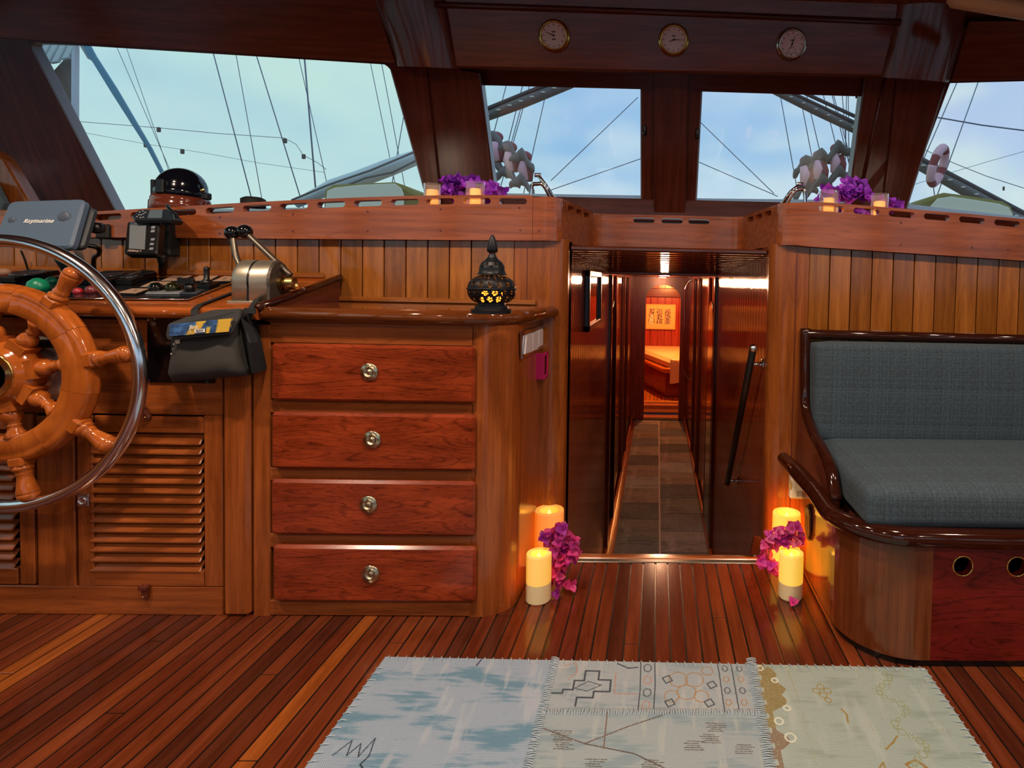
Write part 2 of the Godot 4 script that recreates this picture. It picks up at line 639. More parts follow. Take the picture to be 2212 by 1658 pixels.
func build_front() -> void:
	# --- lower wall: upright boards left and right of the companionway, rounded posts at its corners
	var wf := struct("wall_front")
	var left_seams := []
	var px := 1111.0
	while px > -560: left_seams.append(P(px, 620, 2.075).x); px -= 46.9
	for i in left_seams.size() - 1:
		var mb := MB.new()
		var x1: float = left_seams[i]; var x0: float = left_seams[i + 1]
		mb.box(Vector3((x0 + x1) / 2, 0.99, -2.084), Vector3(x1 - x0 - 0.0035, 0.42, 0.022), 0.0022)
		part("plank", mb, M["board%d" % ((i * 7) % 4)], wf)
	var right_seams := []
	px = 1746.0
	while px < 2600: right_seams.append(P(px, 620, 2.075).x); px += 45.6
	for i in right_seams.size() - 1:
		var mb := MB.new()
		var x0: float = right_seams[i]; var x1: float = right_seams[i + 1]
		mb.box(Vector3((x0 + x1) / 2, 0.96, -2.084), Vector3(x1 - x0 - 0.0035, 0.46, 0.022), 0.0022)
		part("plank", mb, M["board%d" % ((i * 5 + 1) % 4)], wf)
	var back := MB.new()
	back.box(Vector3(-1.95, 0.58, -2.115), Vector3(2.9, 1.16, 0.04)); back.box(Vector3(1.93, 0.58, -2.115), Vector3(2.8, 1.16, 0.04))
	part("backing", back, M.gap, wf)
	for s in [-1, 1]:
		var inner := -0.327 if s < 0 else 0.407                      # passage face
		var outer: float = left_seams[0] if s < 0 else right_seams[0]
		var r := 0.055
		var poly := [Vector3(outer, -0.9, -2.073)]
		poly.append_array(arc(Vector3(inner + s * r, -0.9, -2.073 - r), Vector3(0, 0, r), Vector3(-s * r, 0, 0), 0, PI / 2, 8))
		poly.append(Vector3(inner, -0.9, -2.20)); poly.append(Vector3(outer, -0.9, -2.20))
		var mb := MB.new()
		mb.smooth(false).prism(poly, Vector3(0, 2.045, 0))
		part("corner_post", mb, M.teak_y, wf)
		# inset strips that show on the post
		mb = MB.new()
		mb.box(Vector3(outer - s * 0.045, 0.55, -2.0735), Vector3(0.004, 1.12, 0.003))
		part("post_bead", mb, M.dark_y, wf)
	# --- fiddle board with slots, following the front of the dash and the bay over the companionway
	var t := struct("trim_3")
	var lx := func(x: float) -> float: return 1.289 + (x + 0.365) * 0.0549
	var ll := func(x: float) -> float: return 1.1355 + (x + 0.365) * 0.0155
	var rx := func(x: float) -> float: return 1.289 - (x - 0.435) * 0.0745
	var rl := func(x: float) -> float: return 1.1395 - (x - 0.435) * 0.042
	var Z := -2.045
	var slots := []
	var x0 := -2.72
	for c in [1108.0, 1030.0, 951.0, 874.0, 794.5, 715.0, 634.5, 555.0, 475.0, 393.0, 313.0, 231.0, 150.0, 70.0]:
		var m := P(c, 448, -Z).x
		slots.append([m - 0.048 - x0, m + 0.048 - x0])
	var xe := P(1151, 470, -Z).x
	var crown := [[1151, 421.5], [1030, 421.0], [951, 421.5], [874, 423.0], [794.5, 425.5], [715, 428.5], [634.5, 432.0], [555, 436.0], [475, 440.5], [393, 445.5], [231, 455.0]]
	var cpath := []; var ctop := []; var clow := []
	crown.reverse()
	var cr0 := P(crown[0][0], crown[0][1], -Z)
	cpath.append(Vector3(x0, 0, Z)); ctop.append(cr0.y - (cr0.x - x0) * 0.078); clow.append(ll.call(x0))
	for q in crown:
		var cp := P(q[0], q[1], -Z)
		cpath.append(Vector3(cp.x, 0, Z)); ctop.append(cp.y); clow.append(ll.call(cp.x))
	var mb := slotted_board(cpath, ctop, clow, 0.032, slots, 0.0105, 0.021)
	part("fiddle_board", mb, M.fascia, t)
	var path := [Vector3(xe, 0, Z)]
	path.append_array(arc(Vector3(-0.405, 0, Z - 0.06), Vector3(0, 0, 0.06), Vector3(0.06, 0, 0), 0, PI / 2, 8))
	var straight := path.size() - 1
	path.append_array(arc(Vector3(-0.235, 0, -2.48), Vector3(-0.05, 0, 0), Vector3(0, 0, -0.05), 0.15, PI / 2, 5))
	var top := []; var low := []
	for p in path: top.append(1.289); low.append(1.1355)
	top[0] = lx.call(xe); low[0] = ll.call(xe)
	var d := 0.0
	for i in straight: d += (path[i + 1] - path[i]).length()
	var sl := []
	for i in 3: sl.append([d + 0.05 + i * 0.105, d + 0.125 + i * 0.105])
	part("fiddle_corner", slotted_board(path, top, low, 0.032, sl, 0.013, 0.022), M.fascia, t)
	var cz := -2.53
	sl = []
	for c in [1391.0, 1452.0, 1510.0]:
		var m := P(c, 476, -cz).x + 0.235
		sl.append([m - 0.046, m + 0.046])
	part("fiddle_board", slotted_board([Vector3(-0.235, 0, cz), Vector3(0.315, 0, cz)], [1.289, 1.289], [1.14, 1.14], 0.032, sl, 0.013, 0.022), M.fascia, t)
	path = arc(Vector3(0.315, 0, -2.48), Vector3(0, 0, -0.05), Vector3(0.05, 0, 0), 0, PI / 2 - 0.15, 5)
	var n0 := path.size() - 1
	path.append_array(arc(Vector3(0.485, 0, Z - 0.06), Vector3(-0.06, 0, 0), Vector3(0, 0, 0.06), 0, PI / 2, 8))
	var xs := P(1752, 470, -Z).x
	path.append(Vector3(xs, 0, Z))
	top = []; low = []
	for p in path: top.append(1.289); low.append(1.1395)
	top[path.size() - 1] = P(1752, 435.5, -Z).y; low[path.size() - 1] = rl.call(xs)
	d = 0.0
	for i in n0: d += (path[i + 1] - path[i]).length()
	sl = []
	for i in 3: sl.append([d + 0.05 + i * 0.105, d + 0.125 + i * 0.105])
	part("fiddle_corner", slotted_board(path, top, low, 0.032, sl, 0.013, 0.022), M.fascia, t)
	slots = []
	for i in 9:
		var m := P(1795.5 + i * 76.2, 465, -Z).x
		slots.append([m - 0.047 - xs, m + 0.047 - xs])
	cpath = [Vector3(xs, 0, Z)]; ctop = [P(1752, 435.5, -Z).y]; clow = [rl.call(xs)]
	for q in [[1795, 437.5], [1873, 444.0], [1948, 450.0], [2024, 456.0], [2100, 462.5], [2176, 469.5], [2300, 481.0], [2700, 518.0]]:
		var cp := P(q[0], q[1], -Z)
		cpath.append(Vector3(cp.x, 0, Z)); ctop.append(cp.y); clow.append(rl.call(cp.x))
	part("fiddle_board", slotted_board(cpath, ctop, clow, 0.032, slots, 0.0105, 0.021), M.fascia, t)
	var plugs := MB.new()                                            # round wooden plugs over the screws
	for q in [[475, 469], [475, 504], [633, 463], [633, 500], [794, 457], [794, 499], [952, 452], [952, 498], [1122, 449], [1124, 497], [1165, 499]]:
		plugs.lathe([[0.0042, 0], [0.0042, 0.0008]], 10, Transform3D(Basis(Vector3.RIGHT, PI / 2), P(q[0], q[1], 2.0452)))
	for q in [[1946, 481], [1946, 528], [2100, 534], [2178, 540]]:
		plugs.lathe([[0.0042, 0], [0.0042, 0.0008]], 10, Transform3D(Basis(Vector3.RIGHT, PI / 2), P(q[0], q[1], 2.0452)))
	part("screw_plug", plugs, M.dark_x, t).set_meta("kind", "stuff")
	# --- the dash behind the fiddle, up to the windows: a wide window sill
	var ws := struct("window_sill")
	mb = MB.new()
	for q in [[-3.2, -0.41, lx.call(-3.2) - 0.045, 1.225], [0.49, 3.2, 1.225, rx.call(3.2) - 0.045]]:
		var a0 := Vector3(q[0], q[2], -2.08); var b0 := Vector3(q[1], q[3], -2.08)
		mb.prism([a0, b0, b0 + Vector3(0, 0, -1.2), a0 + Vector3(0, 0, -1.2)], Vector3(0, -0.03, 0))
	mb.box(Vector3(0.04, 1.21, -2.94), Vector3(0.9, 0.03, 0.75))
	part("sill_board", mb, M.dark_x, ws)
	mb = MB.new()
	mb.box(Vector3(0.04, 1.36, -3.16), Vector3(2.0, 0.17, 0.03), 0.004)
	mb.box(Vector3(0.04, 1.335, -3.135), Vector3(1.9, 0.02, 0.03), 0.004)
	part("sill_riser", mb, M.dark_x, ws)
	# --- the glazed upper wall: leaning panels
	var up := Vector3(0, 0.555, 0.225)
	var cen := Plane(Vector3(0, 1.985, -2.93), Vector3(0, 1.985, -2.93) + up, Vector3(1, 1.985, -2.93))
	if cen.normal.z < 0: cen = -cen
	var la := H(75, 95, 2.0); var lb := H(830, 135, 2.0)
	var lef := Plane(la, la + up, lb)
	if lef.normal.z < 0: lef = -lef
	var ra := H(2050, 178, 2.0); var rb := ra + Vector3(1.0, 0, 0.10)
	var rig := Plane(ra, ra + up, rb)
	if rig.normal.z < 0: rig = -rig
	var glazed := struct("wall_windows")
	# left window
	var V := func(x: float, y: float) -> Vector2: return Vector2(x, y)
	var hl := [Vector2(58, 88), Vector2(842, 137), Vector2(929, 452), Vector2(252, 462)]
	var oh := frame_around([Vector2(-260, -40), Vector2(900, -40), Vector2(960, 520), Vector2(-20, 560)], hl, lef, 0.05, ["window_header", "window_stile", "window_rail", "window_stile"], [M.dark_x, M.dark_y, M.dark_x, M.dark_y], glazed)
	window_unit(1, oh, lef, 0.05, [1, 1, 0, 0], 0.05)
	# the pillar and the next light on the far left
	mb = MB.new()
	mb.prism([P(-20, 322, 2.62), P(8, 345, 2.62), P(58, 430, 2.62), P(70, 470, 2.62), P(-40, 480, 2.62)], Vector3(0, 0, -0.06), 0.006)
	part("quarter_panel", mb, M.teak_y, glazed)
	mb = MB.new()
	mb.prism([P(-60, 380, 2.6), P(2, 398, 2.6), P(24, 440, 2.6), P(10, 476, 2.6), P(-60, 480, 2.6)], Vector3(0, 0, 0.03), 0.004)
	part("quarter_curtain", mb, mat(C("52646a"), 0.8), glazed)
	# corner posts between the lights
	for s in [-1, 1]:
		var q := [Vector2(838, 120), Vector2(1032, 150), Vector2(1068, 432), Vector2(1068, 520), Vector2(928, 520), Vector2(915, 400)] if s < 0 else [Vector2(1872, 160), Vector2(2062, 170), Vector2(1965, 430), Vector2(1955, 520), Vector2(1810, 520), Vector2(1836, 438)]
		var pts := []
		for v in q: pts.append(PL(v.x, v.y, lef if s < 0 else rig) + Vector3(0, 0, -0.03))
		mb = MB.new()
		mb.prism(pts, Vector3(0, -0.03, -0.09), 0.006)
		part("corner_pillar", mb, M.dark_y, glazed)
		mb = MB.new()
		var c0 := PL(996 if s < 0 else 1908, 150, cen); var c1 := PL(1046 if s < 0 else 1852, 420, cen)
		mb.smooth(true).tube([c0 + Vector3(0, 0, 0.05), c1 + Vector3(0, 0, 0.05)], 0.008, 8)
		part("pillar_bead", mb, M.dark_y, glazed)
	# centre lights with the post between them
	var hc := [Vector2(1025, 150), Vector2(1386, 158), Vector2(1386, 430), Vector2(1063, 424)]
	oh = frame_around([Vector2(985, 100), Vector2(1446, 100), Vector2(1446, 500), Vector2(1055, 500)], [Vector2(1026, 181), Vector2(1386, 190), Vector2(1386, 431), Vector2(1066, 426)], cen, 0.07, ["window_header", "window_stile", "window_rail", "window_stile"], [M.dark_x, M.dark_y, M.dark_x, M.dark_y], glazed)
	window_unit(2, oh, cen, 0.07, [0, 0, 0, 0], 0.0)
	oh = frame_around([Vector2(1446, 100), Vector2(1915, 120), Vector2(1842, 500), Vector2(1446, 500)], [Vector2(1514, 195), Vector2(1872, 206), Vector2(1836, 441), Vector2(1502, 437)], cen, 0.07, ["window_header", "window_stile", "window_rail", "window_stile"], [M.dark_x, M.dark_y, M.dark_x, M.dark_y], glazed)
	window_unit(3, oh, cen, 0.07, [0, 0, 0, 0], 0.0)
	mb = MB.new()
	mb.prism([PL(1412, 140, cen), PL(1488, 140, cen), PL(1480, 470, cen), PL(1412, 470, cen)], cen.normal * 0.03, 0.006)
	part("centre_post", mb, M.dark_y, glazed)
	# right window
	var hr := [Vector2(2042, 177), Vector2(2700, 160), Vector2(2560, 520), Vector2(1956, 452)]
	oh = frame_around([Vector2(1950, 60), Vector2(2900, 40), Vector2(2800, 640), Vector2(1900, 520)], hr, rig, 0.11, ["window_header", "window_stile", "window_rail", "window_stile"], [M.dark_x, M.dark_y, M.dark_x, M.dark_y], glazed)
	window_unit(4, oh, rig, 0.11, [1, 0, 0, 0], 0.05)
	# --- valance over the lights: centre board with the instruments, turned ends, left and right boards
	var val := struct("trim_4")
	vfront = Plane(P(1000, 149, 2.74), P(1900, 166, 2.74), P(1430, 20, 2.665))
	if vfront.normal.z < 0: vfront = -vfront
	mb = MB.new()
	mb.prism([PL(984, 146, vfront), PL(1907, 165, vfront), PL(1940, 30, vfront), PL(1945, -30, vfront), PL(955, -30, vfront), PL(963, 20, vfront)], -vfront.normal * 0.17, 0.008)
	part("valance_board", mb, M.val, val)
	mb = MB.new()                                                    # moulding where it meets the ceiling
	mb.smooth(true).tube([PL(940, 10, vfront), PL(1430, 27, vfront), PL(1945, 48, vfront)], 0.014, 10)
	part("moulding", mb, M.dark_x, val)
	for s in [-1, 1]:
		var e0: Array = [Vector2(800, -30), Vector2(812, 20), Vector2(838, 80), Vector2(858, 143)] if s < 0 else [Vector2(2100, -30), Vector2(2086, 45), Vector2(2070, 110), Vector2(2052, 178)]
		var e1: Array = [Vector2(950, -30), Vector2(962, 20), Vector2(974, 80), Vector2(986, 148)] if s < 0 else [Vector2(1945, -30), Vector2(1932, 48), Vector2(1920, 108), Vector2(1907, 167)]
		var rings := []
		for i in 4:
			var r := PackedVector3Array()
			for k in 9:
				var tt := k / 8.0
				var v: Vector2 = e0[i].lerp(e1[i], tt) if s < 0 else e1[i].lerp(e0[i], tt)
				r.append(PL(v.x, v.y, vfront) + vfront.normal * (0.035 * sin(PI * tt) - 0.01))
			for k in [8, 0]:
				r.append(r[k] - vfront.normal * 0.16)
			rings.append(r)
		rings.reverse()
		mb = MB.new()
		mb.smooth(false).fan(rings[0], true)
		mb.fan(rings[3], false)
		mb.smooth(true).loft(rings, false, false)
		part("valance_turn", mb, M.val_y, val)
	mb = MB.new()
	var lv := PL(850, 132, lef)
	mb.prism([PL(-260, 66, lef), PL(856, 136, lef), PL(838, 80, lef), PL(800, -40, lef), PL(-260, -40, lef)], lef.normal * 0.012, 0.003)
	part("valance_board", mb, M.val, val)
	mb = MB.new()
	mb.prism([PL(2052, 176, rig), PL(2760, 156, rig), PL(2800, 40, rig), PL(2092, 46, rig)], rig.normal * 0.012, 0.003)
	part("valance_board", mb, M.val, val)
	mb = MB.new()
	mb.box(Vector3(0, 2.30, -2.92), Vector3(7.4, 0.42, 0.03)); mb.box(Vector3(-1.95, 0.6, -3.28), Vector3(3.2, 1.3, 0.04)); mb.box(Vector3(2.03, 0.6, -3.28), Vector3(3.2, 1.3, 0.04))
	part("backing", mb, M.gap, glazed)
	# window catches on the centre post
	for q in [[1393, 281], [1506, 288]]:
		mb = MB.new()
		var p := PL(q[0], q[1], cen) + cen.normal * 0.008
		mb.box(p, Vector3(0.018, 0.05, 0.016), 0.004)
		mb.smooth(true).ball(p + Vector3(0, -0.018, 0.012), 0.012, 10)
		part("window_catch", mb, M.black, glazed)
var vfront: Plane
func window_unit(n: int, h: Array, pl: Plane, depth: float, seal: Array, r: float) -> void:
	var w := struct("window_%d" % n)
	var dir := -pl.normal
	var mb := MB.new()
	var q := []
	for p in h: q.append(p + dir * (depth * 0.8))
	mb.prism(q, dir * 0.006)
	part("pane", mb, M.glass, w)
	# light liner round the opening
	var lm := mat(C("8a94a4"), 0.35)
	for i in 4:
		var a: Vector3 = h[i]; var b: Vector3 = h[(i + 1) % 4]
		var mid: Vector3 = (h[0] + h[1] + h[2] + h[3]) / 4.0
		var inn := (mid - (a + b) / 2).normalized() * (0.006 if i != 3 else 0.008)
		mb = MB.new()
		mb.prism([a, b, b + inn, a + inn], dir * depth)
		part("frame_liner", mb, M.dark_x if i == 0 else lm, w)
	if r > 0.0:                                                      # rounded upper corners
		for i in 2:
			if n == 4 and i == 1: continue
			var c: Vector3 = h[i]
			var u: Vector3 = (h[1 - i] - c).normalized(); var v: Vector3 = (h[3 - i] - c).normalized()
			var poly := [c]
			for k in 7:
				var a := PI / 2 * k / 6
				poly.append(c + u * (r * (1 - sin(a))) + v * (r * (1 - cos(a))))
			mb = MB.new()
			mb.prism(poly, dir * depth)
			part("corner_fillet", mb, M.dark_x, w)
	if n in [2, 3]:
		var at: Vector2 = Vector2(1036, 186) if n == 2 else Vector2(1860, 212)
		mb = MB.new()
		var p := PL(at.x, at.y, pl) + dir * (depth * 0.75)
		mb.box(p, Vector3(0.026, 0.011, 0.001))
		part("maker_mark", mb, mat(C("7c8ca0"), 0.6), w)

func build_rest_of_room() -> void:
	# side walls and back wall, with the lights the saloon has behind the lens
	for s in [-1, 1]:
		var w := struct("wall_left" if s < 0 else "wall_right")
		var mb := MB.new()
		mb.box(Vector3(s * 3.35, 0.5, -0.2), Vector3(0.06, 1.06, 5.6)); mb.box(Vector3(s * 3.35, 2.12, -0.2), Vector3(0.06, 0.36, 5.6))
		for z in [-2.9, -1.5, -0.1, 1.3, 2.45]: mb.box(Vector3(s * 3.35, 1.5, z), Vector3(0.06, 1.0, 0.22))
		part("side_panel", mb, M.teak_x, w)
		mb = MB.new()
		mb.box(Vector3(s * 3.35, 1.5, -0.2), Vector3(0.006, 0.96, 5.4))
		part("pane", mb, M.glass, w)
		mb = MB.new()                                                # boards that close the corner to the front lights
		mb.box(Vector3(s * 3.3, 1.2, -3.0), Vector3(0.3, 2.4, 0.04))
		part("return_panel", mb, M.teak_x, w)
	var wb := struct("wall_back")
	var b := MB.new()
	b.box(Vector3(-1.95, 0.45, 2.5), Vector3(2.9, 0.96, 0.06)); b.box(Vector3(2.05, 0.45, 2.5), Vector3(2.9, 0.96, 0.06))   # low wall either side of the door
	b.box(Vector3(0, 2.16, 2.5), Vector3(6.9, 0.34, 0.06))
	for x in [-3.4, -2.35, -1.35, -0.5, 0.6, 1.55, 2.5, 3.4]: b.box(Vector3(x, 1.15, 2.5), Vector3(0.14, 2.36, 0.08))
	part("aft_panel", b, M.teak_y, wb)

# ---------- the companionway, the passage and the cabin at its end ----------
func build_passage() -> void:
	var L := -0.327; var R := 0.407
	var y0 := -0.9; var top := 1.058
	for s in [-1, 1]:
		var x := L if s < 0 else R
		var w := struct("wall_passage_left" if s < 0 else "wall_passage_right")
		var mb := MB.new()
		mb.box(Vector3(x + s * 0.02, 0.115, -3.02), Vector3(0.04, 2.05, 1.76))
		part("reeded_panel", mb, M.reed, w)
		mb = MB.new()
		mb.box(Vector3(x + s * 0.02 + s * 0.01, 0.08, -5.95), Vector3(0.04, 1.98, 4.0))
		part("side_panel", mb, M.reed, w)
		# door posts and dark arched doorways seen edge on
		for z in [-3.93, -4.45, -5.5, -6.2]:
			mb = MB.new()
			mb.box(Vector3(x - s * 0.006, 0.07, z), Vector3(0.03, 1.94, 0.05), 0.008)
			part("door_post", mb, M.dark_y, w)
		mb = MB.new()
		var poly := [Vector3(x - s * 0.004, y0, -4.02), Vector3(x - s * 0.004, y0, -4.40), Vector3(x - s * 0.004, 0.68, -4.40)]
		for k in 9:
			var a := PI * k / 8
			poly.append(Vector3(x - s * 0.004, 0.68 + 0.19 * sin(a), -4.21 - 0.19 * cos(a)))
		poly.append(Vector3(x - s * 0.004, 0.68, -4.02))
		mb.prism(poly, Vector3(-s * 0.014, 0, 0), 0.002)
		part("arched_door", mb, wood(C("3a1c14"), "y", 0.12), w)
		mb = MB.new()                                                # skirting
		mb.box(Vector3(x - s * 0.012, y0 + 0.04, -5.6), Vector3(0.02, 0.08, 4.6), 0.004)
		part("skirting", mb, wood(C("b05a30"), "z", 0.2), w)
	# sloping ceiling of cross slats over the steps
	var c := struct("ceiling_passage")
	var n := 16
	for i in n:
		var t := (i + 0.5) / n
		var mb := MB.new()
		var z := lerpf(-2.14, -3.95, t)
		mb.box(Vector3(0.04, lerpf(1.119, 1.066, t), z), Vector3(0.735, 0.02, 1.81 / n * 0.84), 0.006)
		part("ceiling_slat", mb, M.slat, c)
	var m2 := MB.new()
	m2.box(Vector3(0.04, 1.165, -3.26), Vector3(0.9, 0.03, 1.42)); m2.box(Vector3(0.04, top + 0.045, -6.0), Vector3(0.9, 0.05, 4.1))
	part("soffit", m2, M.gap, c)
	m2 = MB.new()
	m2.box(Vector3(0.04, top - 0.0, -3.985), Vector3(0.78, 0.03, 0.05), 0.006)
	part("header_strip", m2, wood(C("c89078"), "x", 0.15), c)  # pinkish lamplight on the header edge put into its wood colour
	m2 = MB.new()
	m2.box(Vector3(0.04, top + 0.012, -6.0), Vector3(0.78, 0.02, 3.9))
	part("ceiling_panel", m2, M.dark_x, c)
	# steps down from the saloon (hidden below the sill) and the passage floor
	var st := struct("floor_passage")
	m2 = MB.new()
	for i in 4:
		m2.box(Vector3(0.04, -0.13 - i * 0.2, -2.2 - i * 0.22), Vector3(0.73, 0.04, 0.26), 0.005)
	part("step", m2, M.teak_x, st)
	m2 = MB.new()
	m2.box(Vector3(0.04, -0.93, -5.0), Vector3(0.85, 0.06, 6.2)); m2.box(Vector3(0.04, -0.5, -2.1), Vector3(0.85, 0.9, 0.02))
	part("floor_board", m2, wood(C("8a4a28"), "z", 0.2), st)
	# end wall with its arched doorway
	var e := struct("wall_passage_end")
	var a := P(1390, 905, 7.85); var b := P(1465, 905, 7.85)
	var xa := a.x; var xb := b.x; var mid := (xa + xb) / 2; var rr := (xb - xa) / 2
	var sp := 0.765; var rise := 0.19
	m2 = MB.new()
	m2.box(Vector3((L - 0.1 + xa) / 2, 0.08, -7.88), Vector3(xa - L + 0.1, 1.98, 0.05)); m2.box(Vector3((R + 0.1 + xb) / 2, 0.08, -7.88), Vector3(R + 0.1 - xb, 1.98, 0.05))
	var prev := Vector3(xa, sp, -7.855)
	for k in range(1, 13):
		var t := PI - PI * k / 12
		var p := Vector3(mid + cos(t) * rr, sp + sin(t) * rise, -7.855)
		m2.prism([prev, p, Vector3(p.x, 1.08, -7.855), Vector3(prev.x, 1.08, -7.855)], Vector3(0, 0, -0.05))
		prev = p
	part("end_panel", m2, wood(C("7c3428"), "y", 0.25), e)
	for q in [[1351, 1361, L], [1493, 1503, R]]:                     # door frames at the far corners, their red light put into the wood colour
		m2 = MB.new()
		var p0 := P(q[0], 600, 7.4); var p1 := P(q[1], 600, 7.4)
		m2.box(Vector3((p0.x + p1.x) / 2, 0.08, -7.4), Vector3(p1.x - p0.x, 1.96, 0.06), 0.01)
		part("door_frame", m2, wood(C("a8402a"), "y", 0.2), e)
	# --- the cabin
	var cw := struct("wall_cabin")
	var zb := -10.6
	var bw := 0.13
	for i in 18:
		m2 = MB.new()
		m2.box(Vector3(-1.1 + i * bw, 0.1, zb), Vector3(bw - 0.006, 2.0, 0.03), 0.004)
		part("plank", m2, M.cabin, cw)
	m2 = MB.new()
	m2.box(Vector3(0, 0.1, zb - 0.03), Vector3(3.2, 2.2, 0.03)); m2.box(Vector3(-1.3, 0.1, -9.25), Vector3(0.04, 2.2, 2.7)); m2.box(Vector3(1.3, 0.1, -9.25), Vector3(0.04, 2.2, 2.7))
	m2.box(Vector3(-0.85, 0.1, -7.93), Vector3(0.95, 2.2, 0.04)); m2.box(Vector3(0.95, 0.1, -7.93), Vector3(0.9, 2.2, 0.04))
	part("cabin_lining", m2, M.cabin, cw)
	m2 = MB.new()
	m2.box(Vector3(0, 0.80, zb + 0.05), Vector3(2.6, 0.16, 0.06), 0.01)
	part("head_board", m2, M.dark_x, cw)
	var cc := struct("ceiling_cabin")
	m2 = MB.new()
	m2.box(Vector3(0, 1.15, -9.25), Vector3(2.8, 0.05, 2.8))
	part("ceiling_panel", m2, M.cabin, cc)
	var cf := struct("floor_cabin")
	var fw := 0.058
	for i in 38:
		m2 = MB.new()
		m2.box(Vector3(-1.1 + i * fw, -0.75, -9.45), Vector3(fw - 0.006, 0.02, 2.3))
		part("plank", m2, M.cabin_floor, cf)
	m2 = MB.new()
	m2.box(Vector3(0, -0.78, -9.45), Vector3(2.8, 0.05, 2.36)); m2.box(Vector3(0.05, -0.9, -8.1), Vector3(2.6, 0.04, 0.5))
	part("under_floor", m2, M.gap, cf)
	for q in [[-0.74, -8.29], [-0.825, -8.13]]:
		m2 = MB.new()
		m2.box(Vector3(0.05, q[0] - 0.0, q[1]), Vector3(1.4, 0.045, 0.05), 0.01)
		part("step_nosing", m2, mat(C("e0a040"), 0.2), cf)
	m2 = MB.new()
	m2.box(Vector3(0.05, -0.80, -8.2), Vector3(1.4, 0.1, 0.12)); m2.box(Vector3(0.05, -0.885, -8.02), Vector3(1.4, 0.03, 0.22))
	part("step_riser", m2, M.cabin_floor, cf)
	# bunk
	var bd := thing("bunk_bed", H(1432, 857, -0.74), "red wooden bunk with a pale gold bedspread in the far cabin", "bed")
	var c0 := H(1436, 857, -0.74)
	var dirl := (H(1392, 833, -0.74) - c0).normalized()
	var l0 := c0 + dirl * 2.2
	var r0 := c0 + Vector3(1.3, 0, -0.05)
	m2 = MB.new()
	m2.prism([c0, r0, r0 + Vector3(0, 0, -1.8), l0 + Vector3(0, 0, -0.6), l0], Vector3(0, 0.36, 0), 0.02)
	part("bed_base", m2, wood(C("8c2c1c"), "x", 0.18), bd)
	var up := Vector3(0, 0.40, 0)
	m2 = MB.new()
	m2.smooth(true).tube([l0 + up, c0 + dirl * 0.08 + up, c0 + Vector3(0.02, 0, 0.01) + up, c0 + Vector3(0.1, 0, 0.0) + up, r0 + up], 0.045, 10)
	part("edge_rail", m2, wood(C("d07828"), "x", 0.12), bd)
	m2 = MB.new()
	m2.prism([c0 + Vector3(0.06, 0.40, -0.06), r0 + Vector3(0, 0.40, -0.06), r0 + Vector3(0, 0.40, -1.8), l0 + Vector3(0, 0.40, -0.5), l0 + Vector3(0.05, 0.40, -0.06)], Vector3(0, 0.16, 0), 0.05)
	part("mattress", m2, mat(C("d8c090"), 0.7), bd)
	# bedspread hanging over the front edge
	m2 = MB.new()
	m2.smooth(true)
	var grid := []
	for i in 15:
		var row := []
		for j in 9:
			var x := lerpf(c0.x + 0.05, c0.x + 1.2, i / 14.0)
			var yy: float; var zz: float
			var t := j / 8.0
			if t < 0.5:
				zz = c0.z - 0.9 + t * 2 * 0.95; yy = -0.17 + 0.012 * sin(x * 17 + t * 9)
			else:
				zz = c0.z + 0.06 + 0.015 * sin(x * 30); yy = -0.175 - (t - 0.5) * 2 * (0.34 + 0.02 * sin(x * 11))
			row.append(Vector3(x + (0.12 * sin((0.5 - t) * PI) * (1.0 - i / 14.0) if t < 0.5 else 0.02), yy, zz))
		grid.append(row)
	for i in 14:
		for j in 8: m2.quad(grid[i][j], grid[i][j + 1], grid[i + 1][j + 1], grid[i + 1][j])
	part("bedspread", m2, mat(C("d8c080"), 0.45), bd)
	# framed print on the cabin wall
	var q0 := P(1395, 656, 10.55); var q1 := P(1459, 712, 10.55)
	var pw := q1.x - q0.x; var ph := q0.y - q1.y
	var mid3 := (q0 + q1) / 2
	var pic := thing("framed_print", Vector3(mid3.x, q1.y, -10.58), "cream framed print of three upright pictures on the red cabin wall", "picture")
	m2 = MB.new()
	m2.box(mid3 + Vector3(0, 0, -0.005), Vector3(pw, ph, 0.03), 0.008)
	part("frame", m2, mat(C("c89858"), 0.4), pic)
	var im := Image.create(160, 140, false, Image.FORMAT_RGB8)
	im.fill(C("d8b070"))
	var nz := FastNoiseLite.new()
	nz.frequency = 0.09
	for k in 3:
		for y in range(22, 112):
			for x in range(12 + k * 46, 44 + k * 46):
				var v := nz.get_noise_2d(x, y * 0.7 + k * 50)
				var col := C("c0b090") if k != 2 else C("b8a890")
				if v > 0.08: col = C("30343c")
				elif v < -0.3: col = C("8a3a28")
				if k == 0 and absf(x - 28 - k * 46) < (y - 20) * 0.16 and v < 0.2: col = C("c05030") if y < 50 else C("d8d0b8")
				im.set_pixel(x, y, col)
	m2 = MB.new()
	var hx := pw / 2 - 0.02; var hy := ph / 2 - 0.02
	m2.quad_uv(mid3 + Vector3(-hx, -hy, 0.012), mid3 + Vector3(hx, -hy, 0.012), mid3 + Vector3(hx, hy, 0.012), mid3 + Vector3(-hx, hy, 0.012))
	var pm := mat(Color.WHITE, 0.5)
	pm.albedo_texture = ImageTexture.create_from_image(im)
	part("print", m2, pm, pic)
	# tall bent grab pole by the end wall
	m2 = MB.new()
	var gp := []
	for v in [Vector3(1500, 613, 7.3), Vector3(1490, 606, 7.3), Vector3(1480, 622, 7.3), Vector3(1479, 640, 7.3), Vector3(1478, 700, 7.3), Vector3(1477, 760, 7.3), Vector3(1476, 790, 7.3), Vector3(1482, 808, 7.3), Vector3(1494, 826, 7.3)]: gp.append(P(v.x, v.y, v.z))
	m2.smooth(true).tube(curve(gp, 4), 0.013, 10)
